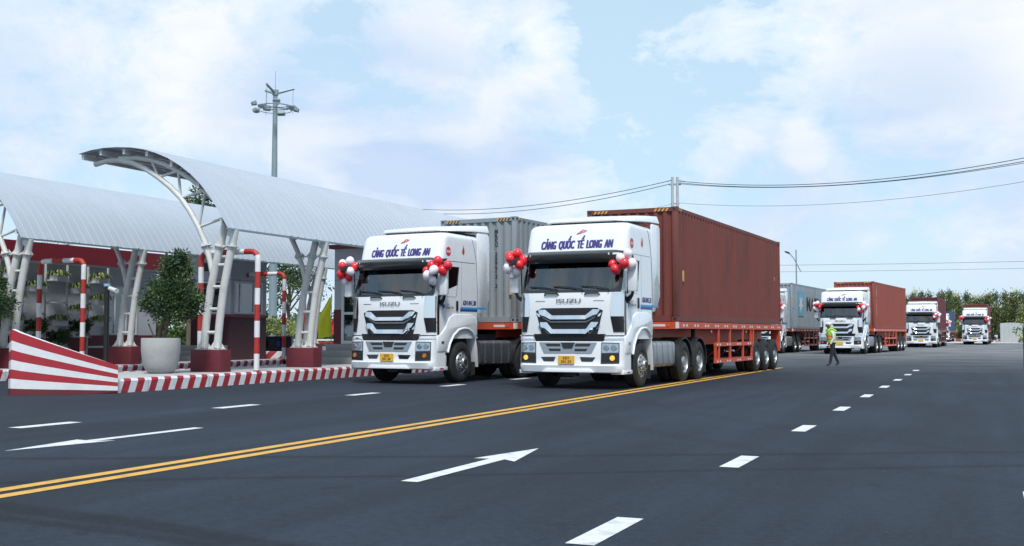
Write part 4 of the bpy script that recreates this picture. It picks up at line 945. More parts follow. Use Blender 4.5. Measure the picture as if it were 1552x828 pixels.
    st=MB().box(1.2358,1.2385,-.10,.735,1.835,1.885,0).box(1.2358,1.2385,-.10,.735,1.775,1.835,1).box(1.2362,1.2388,.755,1.19,1.84,1.89,0)
    build('blue_stripe',st,[M['bluel'],M['blued']],cab,smooth=0)
    m=MB().box(1.235,1.2385,-.95,-.40,1.78,1.97,0); sp_=build('door_sign',m,M['silver'] if 0 else M['pw'],cab,smooth=0)
    m=MB().add([(1.2395,-.94,1.97),(1.2395,-.80,1.90),(1.2395,-.93,1.79)],[(0,1,2)]); build('triangle_emblem',m,M['navy'],sp_,smooth=0)
    put('lettering',text_mesh('LONG AN',.085,lambda x,y:(1.2395,-.61+x,1.855+y),M['ink'],bold=.002,width=.38),sp_)
    put('lettering',text_mesh('CẢNG',.045,lambda x,y:(1.2395,-.68+x,1.93+y),M['ink']),sp_)
    # ---- mirrors
    for sx in (1,-1):
        m=MB().box(sx*1.32,sx*1.53,-1.22,-1.10,2.14,2.80); mr_=build('mirror',m,M['white'],T,bevel=.035)
        build('mirror_glass',MB().box(sx*1.34,sx*1.51,-1.095,-1.085,2.18,2.76),M['black'],mr_,bevel=.004)
        m=MB().tube([(sx*1.42,-1.12,2.78),(sx*1.40,-1.1,2.93),(sx*1.28,-1.0,2.97),(sx*1.2,-.85,2.96)],.028,8).tube([(sx*1.42,-1.12,2.16),(sx*1.38,-1.1,2.06),(sx*1.27,-1.02,1.98),(sx*1.22,-.98,1.92)],[.03,.04,.06,.05],8).tube([(sx*1.30,-1.1,2.9),(sx*1.28,-1.08,2.1)],.016,6)
        build('mirror_arm',m,M['black'],mr_)
    m=MB().tube([(-1.14,-1.28,2.95),(-1.26,-1.44,2.9),(-1.31,-1.5,2.84)],.02,6).prism([(-1.42,2.76),(-1.22,2.78),(-1.19,2.9),(-1.28,2.92)],-1.53,-1.46,'y'); build('kerb_mirror',m,M['black'],T,bevel=.01)
    # ---- chassis
    m=MB()
    for x in (-.42,.42): m.box(x-.05,x+.05,-1.0,5.5,.72,.98)
    for y in (-.8,.9,2.4,3.9,5.4): m.box(-.42,.42,y-.08,y+.08,.76,.94)
    m.box(-.95,.95,-1.30,-.9,.55,1.15).box(-.9,.9,-.9,.6,1.0,1.25).box(-.5,.5,3.0,4.8,.98,1.2).cyl((0,3.95,1.2),(0,3.95,1.32),.45,n=24).box(-.35,.35,-1.2,.2,.42,.8).box(-.16,.14,-1.25,-1.1,.28,.5)
    for y in (0,3.32,4.67): m.cyl((-.95,y,.515),(.95,y,.515),.075,n=8).sphere((0,y,.515),.2)
    m.box(-1.0,1.0,.64,.7,1.15,3.6)
    build('chassis_frame',m,M['dark'],T,smooth=30)
    # tank and mudguards
    for sx in (1,-1):
        mt=M['alu']
        m=MB()
        prof=[]; 
        for cx,cz,a0 in ((.55+.1,.42+.1,180),(1.19-.1,.42+.1,270),(1.19-.1,1.03-.1,0),(.55+.1,1.03-.1,90)):
            for k in range(5): a=R(a0+90*k/4); prof.append((sx*(cx+.1*math.cos(a)),cz+.1*math.sin(a)))
        m.prism(prof,.96,2.62,'y'); tk=build('fuel_tank',m,mt,T,smooth=35)
        for y in (1.22,1.66,2.08,2.46):
            m=MB(); m.prism([(sx*(abs(x)*1+.012 if abs(x)>.8 else abs(x)),z+(.008 if z>.7 else -.008)) for x,z in prof],y-.025,y+.025,'y'); build('tank_strap',m,M['silver'],tk,smooth=35)
        for y in (3.32,4.67):
            m=MB(); o_=[]; i_=[]
            for k in range(13):
                a=R(-12+ 204*k/12); o_.append((y-.66*math.cos(a),.53+.60*math.sin(a))); i_.append((y-.635*math.cos(a),.53+.575*math.sin(a)))
            n=len(o_); vs=[(sx*x,*p) for x in (.66,1.25) for p in o_+i_]
            fs=[]
            for k in range(n-1): fs+=[(k,k+1,2*n+k+1,2*n+k),(n+k,n+k+1,3*n+k+1,3*n+k),(2*n+k,2*n+k+1,3*n+k+1,3*n+k),(k,k+1,n+k+1,n+k)]
            m.add(vs,fs); mg=build('mudguard',m,M['black'],T,smooth=40)
        for q in ((sx*.7,sx*1.22,5.30,5.32,.18,.6),(sx*.7,sx*1.22,3.97,3.99,.25,.75),(sx*.75,sx*1.2,.66,.68,.17,.5)): build('mud_flap',MB().box(*q),M['tyre'],T,smooth=0)
    for y,fr_ in ((0,True),(3.32,False),(4.67,False)):
        for sx in (1,-1):
            wheel(T,y,sx,fr_,x=1.215 if fr_ else 1.225)
            if not fr_:
                o=put('inner_wheel',TY2,T,loc=(sx*.90,y,.515)); o.rotation_euler=(0,0,0 if sx>0 else math.pi)
    return T
def retext(T,l1,l2,sidetxt):
    bu=[c for c in kids(T) if c.name.startswith('bumper')][0]; np_=[c for c in kids(bu) if c.name.startswith('number_plate')][0]
    for s_,dz in ((l1,.038),(l2,-.042)): put('lettering',text_mesh(s_,.088,lambda x,y,dz=dz:(x,-.0145,y+dz),M['ink'],bold=.002),np_)
    cab=[c for c in kids(T) if c.name.startswith('cab')][0]
    put('side_number',text_mesh(sidetxt,.17,lambda x,y:(1.2385,.34+x,1.985+y),M['navy'],bold=.001,width=.62,fat=.008,lift=(.0004,0,0)),cab)
# ---- trailer
def make_trailer(label,mt):
    T=thing('semi_trailer',label,'trailer',(0,0,0),0,'red flatbed semi-trailers')
    m=MB()
    for sx in (1,-1): m.box(sx*1.12,sx*1.22,2.86,15.2,1.35,1.52)
    m.box(-1.22,1.22,2.78,2.86,1.34,1.52).box(-1.22,1.22,15.12,15.22,1.30,1.52)
    for k in range(24): y=3.1+k*.5; m.box(-1.12,1.12,y-.04,y+.04,1.40,1.50)
    build('deck_frame',m,mt,T,smooth=0)
    m=MB()
    for x in (-.5,.5): m.box(x-.09,x+.09,3.0,15.1,1.32,1.345).box(x-.012,x+.012,5.6,15.1,.93,1.32).box(x-.09,x+.09,5.6,15.1,.905,.93).box(x-.012,x+.012,3.0,5.6,1.12,1.32)
    build('main_beam',m,mt,T,smooth=0)
    TPS=[]
    class _T:
        def box(q,*a): TPS.append(a); return q
    tp=_T()
    for k in range(12):
        y=3.25+k*1.02
        for q in (0,.27): tp.box(1.2205,1.2235,y+q,y+q+.13,1.40,1.46)
    tp.box(-.95,-.6,2.7745,2.778,1.40,1.46).box(.55,.9,2.7745,2.778,1.40,1.46).box(1.17,1.224,2.774,2.90,1.355,1.515)
    for y in (6.5,7.6,8.8,10.1): tp.box(1.2205,1.2235,y,y+.12,.885,.94).box(1.2205,1.2235,y+.28,y+.4,.885,.94).box(1.2205,1.2235,y,y+.12,.41,.46).box(1.2205,1.2235,y+.28,y+.4,.41,.46)
    for q in TPS: build('reflective_tape',MB().box(*q),M['reflw'],T,smooth=0)
    build('marker_light',MB().cyl((.98,2.775,1.43),(.98,2.765,1.43),.035,n=12).cyl((1.2205,5.9,1.27),(1.235,5.9,1.27),.04,n=10).cyl((1.2205,9.9,1.27),(1.235,9.9,1.27),.04,n=10),M['amberoff'],T)
    for sx in (1,-1):
        m=MB(); X0,X1=sorted((sx*1.16,sx*1.22))
        for z0,z1 in ((.86,.97),(.39,.51)): m.box(X0,X1,6.36,10.80,z0,z1)
        for y in (6.42,6.78,8.05,9.6,10.72): m.box(X0+.005,X1-.005,y-.05,y+.05,.51,.86)
        for y in (6.78,8.05,9.6,10.6): m.box(X0+.01,X1-.01,y-.045,y+.045,.97,1.35)
        for y in (7.1,8.5,9.9): m.cyl((sx*1.1,y,.86),(sx*.6,y+.3,.45),.02,n=6)
        build('side_guard',m,mt,T,smooth=0)
        build('wing_post',MB().box(X0-.1,X1,10.86,10.95,.62,1.35),mt,T,smooth=0); build('wing_post',MB().box(X0-.25,X1,14.75,14.85,.62,1.32),mt,T,smooth=0)
    m=MB().box(-1.2,-.6,7.0,10.5,.55,.62).box(.6,1.1,7.2,10.3,.45,.52)
    for sx in (1,-1): m.cyl((sx*.75,5.75,.25),(sx*.75,5.75,1.35),.06,n=8).box(sx*.62,sx*.88,5.62,5.88,.22,.27)
    for k in range(5): m.cyl((-.95,5.9+k*.9,1.2),(.9,6.6+k*.9,.6),.025,n=6)
    for y in (11.26,12.57,13.88): m.cyl((-.95,y,.515),(.95,y,.515),.075,n=8); m.box(-.6,.6,y-.25,y+.25,.7,.92)
    build('undercarriage',m,M['dark'],T,smooth=30)
    for y in (11.26,12.57,13.88):
        for sx in (1,-1):
            wheel(T,y,sx,False,x=1.24); o=put('inner_wheel',TY2,T,loc=(sx*.91,y,.515)); o.rotation_euler=(0,0,0 if sx>0 else math.pi)
    m=MB()
    for sx in (1,-1): m.box(sx*1.221,sx*1.20,14.7,14.72,.2,.65)
    build('tail_lamp',MB().box(-1.1,-.8,15.22,15.25,1.35,1.45).box(.8,1.1,15.22,15.25,1.35,1.45),M['redl'],T,smooth=0)
    return T
# ---- container
def make_container(label,mt,key,group='shipping containers on the trailers'):
    T=thing('shipping_container',label,'container',(0,0,0),0,group)
    H=2.90; L_=12.19; W=1.219
    def corr(a,b,per,dep):    # trapezoid profile along an axis
        pts=[]; x=a; n=max(1,round((b-a)/per)); per=(b-a)/n
        for i in range(n): pts+=[(x,0),(x+per*.26,0),(x+per*.5,dep),(x+per*.76,dep)]; x+=per
        pts.append((b,0)); return pts
    def wallgrid(mb,pts,fn,z0,z1):
        n=len(pts); vs=[fn(p,z) for z in (z0,z1) for p in pts]; mb.add(vs,[(i,i+1,n+i+1,n+i) for i in range(n-1)])
    for sx in (1,-1):
        m=MB(); wallgrid(m,corr(.11,L_-.11,.278,.036),lambda p,z:(sx*(W-.012-p[1]),p[0],z),.16,H-.10); build('side_wall',m,mt,T,smooth=20)
    m=MB(); wallgrid(m,corr(-W+.12,W-.12,.25,.045),lambda p,z:(p[0],.02+p[1],z),.14,H-.10); build('front_wall',m,mt,T,smooth=20)
    m=MB()
    for sx in (1,-1):
        a,b=sorted((sx*W,sx*(W-.10))); m.box(a,b,.18,L_-.18,0,.16).box(a+.02,b-.02,.16,L_-.16,H-.10,H-.015)
    m.box(-W+.18,W-.18,.0,.10,0,.14).box(-W+.16,W-.16,.01,.09,H-.12,H-.012).box(-W+.18,W-.18,L_-.10,L_,0,.14).box(-W+.16,W-.16,L_-.09,L_-.01,H-.12,H-.012)
    build('frame_rail',m,mt,T,smooth=0)
    for sx in (1,-1):
        for y0,y1 in ((0,.13),(L_-.13,L_)):
            a,b=sorted((sx*(W-.002),sx*(W-.13))); build('corner_post',MB().box(a,b,y0+.003,y1-.003,.118,H-.118),mt,T,bevel=.008)
    m=MB()
    for sx in (1,-1):
        for y0,y1 in ((0,.178),(L_-.178,L_)):
            for z0,z1 in ((0,.118),(H-.118,H)):
                a,b=sorted((sx*W,sx*(W-.162))); m.box(a,b,y0,y1,z0,z1)
                yo=y0-.0015 if y0<1 else y1+.0015; xc=(a+b)/2; m.add([(xc-.035,yo,z0+.03),(xc+.035,yo,z0+.03),(xc+.035,yo,z1-.03),(xc-.035,yo,z1-.03)],[(0,1,2,3)],1)
                yc=(y0+y1)/2; m.add([(sx*(W+.0015),yc-.045,z0+.03),(sx*(W+.0015),yc+.045,z0+.03),(sx*(W+.0015),yc+.045,z1-.03),(sx*(W+.0015),yc-.045,z1-.03)],[(0,1,2,3)],1)
    build('corner_casting',m,[mt,M['black']],T,smooth=0)
    m=MB(); wallgrid(m,corr(.1,L_-.1,.42,.02),lambda p,z:(z,p[0],H-.03+p[1]-.0),-W+.08,W-.08); build('roof_panel',m,mt,T,smooth=20)
    m=MB().box(-W+.1,W-.1,.05,L_-.05,.02,.12); build('floor',m,M['dark'],T,smooth=0)
    # rear doors
    m=MB()
    for a,b in ((-W+.13,-.01),(.01,W-.13)): m.box(a,b,L_-.06,L_-.02,.14,H-.12)
    dd=build('rear_door',m,mt,T,smooth=0)
    m=MB()
    for x in (-.85,-.35,.35,.85): m.cyl((x,L_+.01,.12),(x,L_+.01,H-.12),.018,n=6)
    build('locking_bar',m,M['galv'],dd)
    # hazard stripes under the top corners
    def haz(n,x0,dx,y=None,side=False,mk=(0,1)):
        m=MB(); w_=.06
        for k in range(n):
            a=x0+k*dx*2
            for q in (0,1):
                p=a+q*dx; s_=.05
                if not side: m.add([(p,-.0+.006,H-.105),(p+dx,.006,H-.105),(p+dx+s_,.006,H-.035),(p+s_,.006,H-.035)],[(0,1,2,3)],mk[q])
                else: m.add([(W-.017,p,H-.095),(W-.017,p+dx,H-.095),(W-.017,p+dx+s_,H-.03),(W-.017,p+s_,H-.03)],[(0,1,2,3)],mk[q])
        return m
    if key!='plain':
        zm=[M['hazy'],M['black'] if key=='grey' else mt]
        build('hazard_stripe',haz(4,-W+.18,.05),zm,T,smooth=0); build('hazard_stripe',haz(4,W-.62,.05),zm,T,smooth=0); build('hazard_stripe',haz(3,.2,.05,side=True),zm,T,smooth=0)
    # all markings sit a few millimetres proud of the outer corrugation faces
    if key=='rust': build('warning_sticker',MB().box(W-.011,W-.007,.46,.60,1.02,1.30),M['hazy'],T,smooth=0); build('warning_sticker',MB().box(W-.011,W-.007,11.2,11.28,1.5,1.62),M['hazy'],T,smooth=0)
    if key=='grey':
        build('warning_sticker',MB().box(W-.2,W-.06,-.004,.0,.75,1.95),M['hazy'],T,smooth=0)
        t='MRSU 596 132 4'
    if key in('grey',):
        for i,c in enumerate('MRKU 559612 2'):
            if c!=' ': put('container_code',text_mesh(c,.15,lambda x,y,i=i:(.60+x,.012,2.50-i*.125+y),M['ink'],bold=.004),T)
    if key=='red':
        for i,c in enumerate('TEMU 718302'):
            if c!=' ': put('container_code',text_mesh(c,.2,lambda x,y,i=i:(W-.008,.75+x,2.55-i*.17+y),M['pw'],bold=.004),T)
    if key=='blue':
        build('warning_sticker',MB().box(W-.011,W-.007,.12,.55,1.3,2.1),M['hazy'],T,smooth=0)
        lp=build('logo_panel',MB().box(W-.011,W-.005,1.75,3.45,.80,2.45),M['teal'],T,smooth=0)
        vs=[]; 
        for k in range(14): a=math.pi/2+k*math.pi/7; r_=.78 if k%2==0 else .30; vs.append((W-.002,2.6+r_*math.cos(a),1.62+r_*math.sin(a)))
        build('star_emblem',MB().add(vs+[(W-.002,2.6,1.62)],[(k,(k+1)%14,14) for k in range(14)]),M['pw'],lp,smooth=0)
        put('container_lettering',text_mesh('MAERSK',1.25,lambda x,y:(W-.006,7.7+x,1.62+y),M['ink'],bold=.03,width=6.6),T)
    # dents/scuffs are in the paint; a small data plate
    return T
# ---- balloon bunches
def balloons(T,sx,seed,label,cols,rz,loc):
    """bunch tied to a mirror; coordinates in the truck frame"""
    rg=random.Random(seed); B_=thing('balloon_bunch',label,'balloons',loc,rz,'red and white balloon bunches on the mirrors')
    pos={1:[(-.14,-.14,.10,'w'),(-.02,-.2,-.02,'w'),(-.32,-.05,-.03,'r'),(.10,-.03,-.02,'r'),(-.26,-.16,-.14,'r'),(.02,-.08,.20,'w'),(-.14,-.06,-.26,'w'),(.2,.02,.09,'r')],
         -1:[(-.16,-.08,.14,'w'),(.03,-.02,.20,'w'),(-.05,-.20,.07,'r'),(-.12,-.15,-.12,'r'),(.12,-.15,-.06,'w'),(.02,-.05,-.20,'r'),(-.12,-.02,-.26,'w'),(.18,-.02,.06,'r')]}[sx]
    if sx>0 and seed==2*0+1: pos=pos[:6]
    if cols: pos=[(x,y,z,c) for (x,y,z,_),c in zip(pos,cols)]
    for x,y,z,c in pos:
        r_=.114*rg.uniform(.88,1.06)
        m=MB().sphere((0,0,0),r_,0,18,12,1.12); 
        m.v=[(a*(1-.10*max(0,-c_/r_)),b*(1-.10*max(0,-c_/r_)),c_*(1+.12*max(0,-c_/r_))) for a,b,c_ in m.v]; m.cyl((0,0,-r_*1.28),(0,0,-r_*1.2),.014,.006,6)
        o=put('balloon',m.mesh('balloon',[M['balr' if c=='r' else 'balw']],60),B_,loc=(x+rg.uniform(-.02,.02),y,z)); o.rotation_euler=(rg.uniform(-.6,.6),rg.uniform(-.6,.6),0)
    m=MB()
    for x,y,z,c in pos: m.cyl((x,y,z),(-.02*sx,.02,-.04),.003,n=4)
    build('tie',m,M['pw'],B_)
    return B_
PO=[ # x,y,a, truck label, container label, mat, key, trailer mat,label
 (-8.47,24.26,.039,'nearest white tractor truck, its wheels on the double yellow line','brown-red ribbed container on the nearest truck, largest in view','crust','rust','bright red flatbed trailer under the nearest brown-red container','T2'),
 (-13.30,24.91,.096,'white tractor truck beside the striped kerb, first from the left','grey ribbed container with black and yellow corner stripes and a vertical code','cgrey','grey','red flatbed trailer under the grey container, mostly hidden by the nearest truck','T1'),
 (-7.85,68.44,.086,'white tractor truck right behind the walking man in the vest','orange-red container with a vertical white code on its side','cred','red','red flatbed trailer under the orange-red container','T3'),
 (-12.72,68.5,.05,'white tractor truck mostly hidden behind the nearest brown-red container','blue-grey container with a star on a pale blue square and big black letters','cblue','blue','dull red flatbed trailer under the blue-grey container','M'),
 (-5.25,101.94,.018,'white tractor truck third in the line, overlapped by the orange-red container','maroon container on the third truck of the line','cmar','plain','dark red trailer under the maroon container','T4'),
 (-1.27,129.71,.025,'distant white tractor truck standing alone at the right before the trees','small red container behind the lone distant truck at the right','crust','plain','red trailer under the lone distant truck container','T5'),
 (-6.25,166.2,.03,'farthest white tractor truck, a sliver between the maroon container and the lone truck','navy blue container on the farthest truck','cnavy','plain','red trailer under the navy blue container','T6')]
TR=None; TL={}
sidenames=['right','left']
bl={'T2':('balloons on the nearest truck mirror to the image right, against its white door','balloons on the nearest truck mirror to the image left, in front of the grey container'),
'T1':('balloons beside the side window of the truck along the striped kerb','balloons in front of the grey booth, on the kerbside truck mirror'),
'T3':('balloons at the right mirror of the truck behind the walking man','balloons at the left mirror of the truck behind the walking man'),
'M':('pink-white balloons at the right edge of the half-hidden truck','balloons on the hidden left mirror of the half-hidden truck'),
'T4':('balloons at the right mirror of the third truck in the line','balloons at the left mirror of the third truck, behind the orange-red container'),
'T5':('balloons at the right mirror of the lone distant truck','balloons at the left mirror of the lone distant truck'),
'T6':('balloons on the farthest truck, right mirror','balloons on the farthest truck, left mirror')}
protoT=make_truck('x'); protoL={}
for i,(x,y,a,lt,lc_,cm,ck,ll,key) in enumerate(PO):
    T=protoT if i==0 else copy_tree(protoT)
    T['label']=lt; T.location=(x,y,0); T.rotation_euler=(0,0,-a); TL[key]=T
    tm='trailer' if i in (0,1,2) else 'trailer2'
    if tm not in protoL: protoL[tm]=make_trailer(ll,M[tm]); Q=protoL[tm]
    else: Q=copy_tree(protoL[tm])
    Q['label']=ll; Q.location=(x,y,0); Q.rotation_euler=(0,0,-a)
    rv=Vector((math.sin(a),math.cos(a),0))
    Cn=make_container(lc_,M[cm],ck); Cn.location=Vector((x,y,1.535))+rv*2.81; Cn.rotation_euler=(0,0,-a)
    lv=Vector((math.cos(a),-math.sin(a),0))
    cl=dict(T2=('rwrwwrwr' and 'wrrwrwrw','rrrwrwwr'),T1=('rwrrwrwr','wwrrwrwr'),T3=('rwrrwwrw','wwrwrwrr'),M=('wrwwwrww','wrwrwrwr'),T4=('wrrwwwrw','rwrwwrwr'),T5=('rwrrrwrw','rwrrrwrr'),T6=('rwwrrwrw','rwrwrwrw'))[key]
    for sx,lab,cc_ in ((1,bl[key][0],cl[0]),(-1,bl[key][1],cl[1])):
        if sx<0 and key in ('M','T6'): continue
        if sx<0 and key=='T4': continue
        balloons(T,sx,i*2+sx,lab,cc_,-a,Vector((x,y,2.76 if sx>0 else 2.84))+rv*-1.26+lv*(1.36 if sx>0 else -1.33))
def deep(o):
    out=[]
    for c in kids(o): out+= [c]+deep(c)
    return out
for key,T in TL.items():
    if key!='T2':
        for c in deep(T):
            if c.name.startswith('fog_lamp'): c.data=c.data.copy(); c.data.materials[0]=M['amberoff']
            if key=='T1' and c.name.startswith('fuel_tank'): c.data=c.data.copy(); c.data.materials[0]=M['darktank']
retext(TL['T2'],'62H','041.33','62H-041.33'); retext(TL['T1'],'62H','041.38','62H 041.38')
# ================================================================= PEOPLE
def skin_body(verts,edges,rad,m,name,parent=None,levels=2,root=0):
    me=bpy.data.meshes.new(name); me.from_pydata(verts,edges,[]); o=bpy.data.objects.new('tmp',me); COL.objects.link(o)
    md=o.modifiers.new('s','SKIN'); md.use_smooth_shade=True
    for i,v in enumerate(me.skin_vertices[0].data):
        r_=rad[i]; v.radius=r_ if isinstance(r_,tuple) else (r_,r_); v.use_root=(i==root)
    o.modifiers.new('ss','SUBSURF').levels=levels
    dg=bpy.context.evaluated_depsgraph_get(); dg.update(); me2=bpy.data.meshes.new_from_object(o.evaluated_get(dg)); bpy.data.objects.remove(o)
    me2.name=name; me2.materials.clear()
    for q in (m if isinstance(m,list) else [m]): me2.materials.append(q)
    for p in me2.polygons: p.use_smooth=True
    return put(name,me2,parent)
def walker():
    # faces local -X (walks to the image left); y = towards/away from camera
    T=thing('person','man walking left in a white cap, yellow-green vest, white shirt and dark trousers','person',(-5.35,42.6,0),rz=YAW)
    V=[(0,0,.86),(-.01,0,1.02),(-.03,0,1.18),(-.05,0,1.30),(-.08,0,1.38),(-.105,0,1.46),(-.13,0,1.52),   # pelvis..head 0-6
       (-.02,-.09,.80),(-.06,-.09,.46),(-.12,-.09,.10),(-.24,-.09,.045), # front leg 7-10
       (.02,.09,.80),(.08,.09,.47),(.22,.09,.11),(.11,.09,.045),  # rear leg 11-14
       (-.05,-.17,1.30),(-.02,-.21,1.06),(-.12,-.22,.86),(-.16,-.215,.79),  # near arm 15-18
       (-.05,.17,1.30),(.02,.21,1.06),(-.06,.22,.86),(-.09,.215,.79),
       (-.12,0,1.60)]
    E_=[(0,1),(1,2),(2,3),(3,4),(4,5),(5,6),(6,23),(0,7),(7,8),(8,9),(9,10),(0,11),(11,12),(12,13),(13,14),(3,15),(15,16),(16,17),(17,18),(3,19),(19,20),(20,21),(21,22)]
    Rd=[(.13,.15),(.12,.145),(.125,.155),(.12,.16),(.055,.055),(.05,.05),(.08,.095),(.09,.09),(.062,.062),(.045,.045),(.035,.045),(.09,.09),(.062,.062),(.045,.045),(.035,.045),(.06,.06),(.046,.046),(.034,.034),(.028,.032),(.06,.06),(.046,.046),(.034,.034),(.028,.032),(.075,.085)]
    b=skin_body(V,E_,Rd,[M['skin'],M['shirt'],M['trouser'],M['black']],'body',T)
    for p in b.data.polygons:
        c=p.center
        if c.z<.10: p.material_index=3
        elif c.z<.90 and abs(c.y)<.175: p.material_index=2
        elif c.z<.90: p.material_index=0 if c.z<.85 else 1
        elif c.z<1.385: p.material_index=1
        else: p.material_index=0
    # hands with fingers
    for sy,(hx,hy,hz) in ((-1,(-.165,-.215,.77)),(1,(-.095,.215,.77))):
        vs=[(hx,hy,hz+.02)]; es=[]; rr=[.022]
        for k in range(4):
            n0=len(vs); x=hx-.03+.02*k; vs+=[(x,hy,hz-.035),(x-.005,hy,hz-.065),(x-.012,hy+.01*-sy,hz-.085-.006*(k in(1,2)))]; es+=[(0,n0),(n0,n0+1),(n0+1,n0+2)]; rr+=[.010,.009,.0075]
        n0=len(vs); vs+=[(hx-.035,hy-.01*sy,hz-.005),(hx-.05,hy-.015*sy,hz-.035)]; es+=[(0,n0),(n0,n0+1)]; rr+=[.011,.009]
        skin_body(vs,es,rr,M['skin'],'hand',b,1)
    # vest: shell around the torso
    def vest(u,v):
        a=u*2*math.pi; z=.90+.46*v; cx=-.02-.035*v; rx=.155-.01*v+ (-.02 if v>.9 else 0); ry=.185-.02*max(0,v-.7)
        return (cx+rx*math.cos(a),ry*math.sin(a),z)
    m=MB().grid(vest,28,12); me=m.mesh('vest',[M['vest'],M['orange']],60)
    for p in me.polygons:
        z=p.center.z
        if .985<z<1.035 or 1.10<z<1.15: p.material_index=1
    ve=put('vest',me,T)
    m=MB()
    for y in (-.09,.09): m.tube([(-.19,y,1.34),(-.1,y,1.415),(.0,y,1.41),(.10,y,1.33)],.028,8)
    build('vest_strap',m,M['vest'],ve)
    # face features, cap
    m=MB().sphere((-.125,0,1.60),.108,0,16,8,.8).box(-.27,-.18,-.07,.07,1.585,1.60); build('cap',m,M['pw'],T,smooth=50)
    m=MB().cyl((-.215,0,1.53),(-.235,0,1.51),.015,.012,8).sphere((-.12,-.095,1.52),.022,0,8,6).sphere((-.12,.095,1.52),.022,0,8,6); build('nose_and_ears',m,M['skin'],b)
    m=MB().sphere((-.20,-.035,1.545),.012,0,8,6).sphere((-.20,.035,1.545),.012,0,8,6).box(-.213,-.2,-.025,.025,1.475,1.482); build('eyes_and_mouth',m,M['ink'],b)
    m=MB().tube([(-.05,0,1.44),(-.03,.0,1.50),(-.04,0,1.56)],[.05,.07,.07],10); build('hair',m,M['pw'],T)
    T.scale=(1.12,1.15,.985)
walker()
def driver(T,label):
    a=-T.rotation_euler.z; x,y=T.location.x,T.location.y; rv=Vector((math.sin(a),math.cos(a),0)); lv=Vector((math.cos(a),-math.sin(a),0))
    D=thing('person',label,'person',Vector((x,y,0))+rv*-.1+lv*.58,-a)
    V=[(0,.0,2.05),(0,-.0,2.25),(0,-.02,2.42),(0,-.03,2.50),(0,-.05,2.60),(0,-.05,2.70),(-.2,-.02,2.40),(-.24,-.28,2.22),(-.14,-.55,2.28),(.2,-.02,2.40),(.24,-.28,2.22),(.14,-.55,2.28),(-.1,-.4,2.03),(.1,-.4,2.03)]
    E_=[(0,1),(1,2),(2,3),(3,4),(4,5),(2,6),(6,7),(7,8),(2,9),(9,10),(10,11),(0,12),(0,13)]
    Rd=[(.17,.13),(.18,.12),(.15,.1),(.05,.05),(.085,.095),(.07,.08),.06,.045,.035,.06,.045,.035,.08,.08]
    b=skin_body(V,E_,Rd,[M['skin'],M['vest'],M['red']],'body',D)
    for p in b.data.polygons:
        c=p.center; p.material_index=0 if (c.z>2.47 or c.y<-.48) else (1 if abs(c.x)<.2 else 2)
    build('hair',MB().sphere((0,-.03,2.69),.098,0,14,8,.8),M['black'],D)
driver(TL['T1'],'driver in a green vest seen through the side window of the kerbside truck')
driver(TL['T2'],'driver at the wheel of the nearest truck, dim behind the windscreen')
# ================================================================= BACKGROUND TREES
def tree(name,loc,h,crown,label,group,seed,mats,n=60,per=45,size=.3,trunk=.22,th=.35,parts=None,asp=2.,droop=0):
    rg=random.Random(seed); T=thing(name,label,'tree',loc,rg.uniform(0,6),group)
    if parts: 
        put('trunk',parts[0],T); put('crown',parts[1],T); return T
    m=MB(); top=h*th+crown[2]*.6
    m.tube([(0,0,0),(.1*h*.1,0,h*.15),(-.02*h,.02*h,h*th),(0,0,top)],[trunk,trunk*.8,trunk*.6,trunk*.3],8)
    for k in range(7):
        a=rg.uniform(0,6.28); z=h*th*rg.uniform(.75,1.2); e=Vector((math.cos(a)*crown[0]*.7,math.sin(a)*crown[1]*.7,z+crown[2]*rg.uniform(.4,1.0))); m.tube([(0,0,z),(e.x*.5,e.y*.5,z+(e.z-z)*.6),tuple(e)],[trunk*.4,trunk*.25,trunk*.1],6)
    build('trunk',m,M['bark'],T)
    m=MB()
    for k in range(5):
        a=k*1.26+rg.uniform(-.4,.4); foliage(m,(math.cos(a)*crown[0]*.45,math.sin(a)*crown[1]*.45,h-crown[2]+rg.uniform(-.35,.3)*crown[2]),(crown[0]*.55,crown[1]*.55,crown[2]*.6),n//6,per,size,rg,(0,0,1),asp=asp,droop=droop)
    foliage(m,(0,0,h-crown[2]*.75),(crown[0]*.5,crown[1]*.5,crown[2]*.75),n//6,per,size,rg,(0,1),asp=asp,droop=droop)
    build('crown',m,mats,T,smooth=0)
    return T
tree('broadleaf_tree',(-58.0,83.5,0),10.2,(3.6,3.6,3.6),'broad green tree seen between the canopy columns, right of the mast','trees behind the toll plaza',21,[M['leaf'],M['leafm']],n=84,per=45,size=.3)
tree('broadleaf_tree',(-46.5,57.5,0),11.0,(2.2,2.2,2.2),'tall tree whose top shows through the canopy truss','trees behind the toll plaza',22,[M['leaf'],M['leafm']],n=90,per=50,size=.24)
tree('broadleaf_tree',(-43.2,56,0),6.4,(1.2,1.2,2.6),'dark tree directly behind the grey booth, left of the mast foot','trees behind the toll plaza',23,[M['leaf'],M['leaf']],n=110,per=60,size=.2,th=.2)
tree('broadleaf_tree',(-50.5,87,0),8.6,(2.6,2.6,2.4),'thin-crowned tree beside the glazed booth, behind the yellow flag','trees behind the toll plaza',24,[M['leaf'],M['leafm']],n=50,per=40,size=.3)
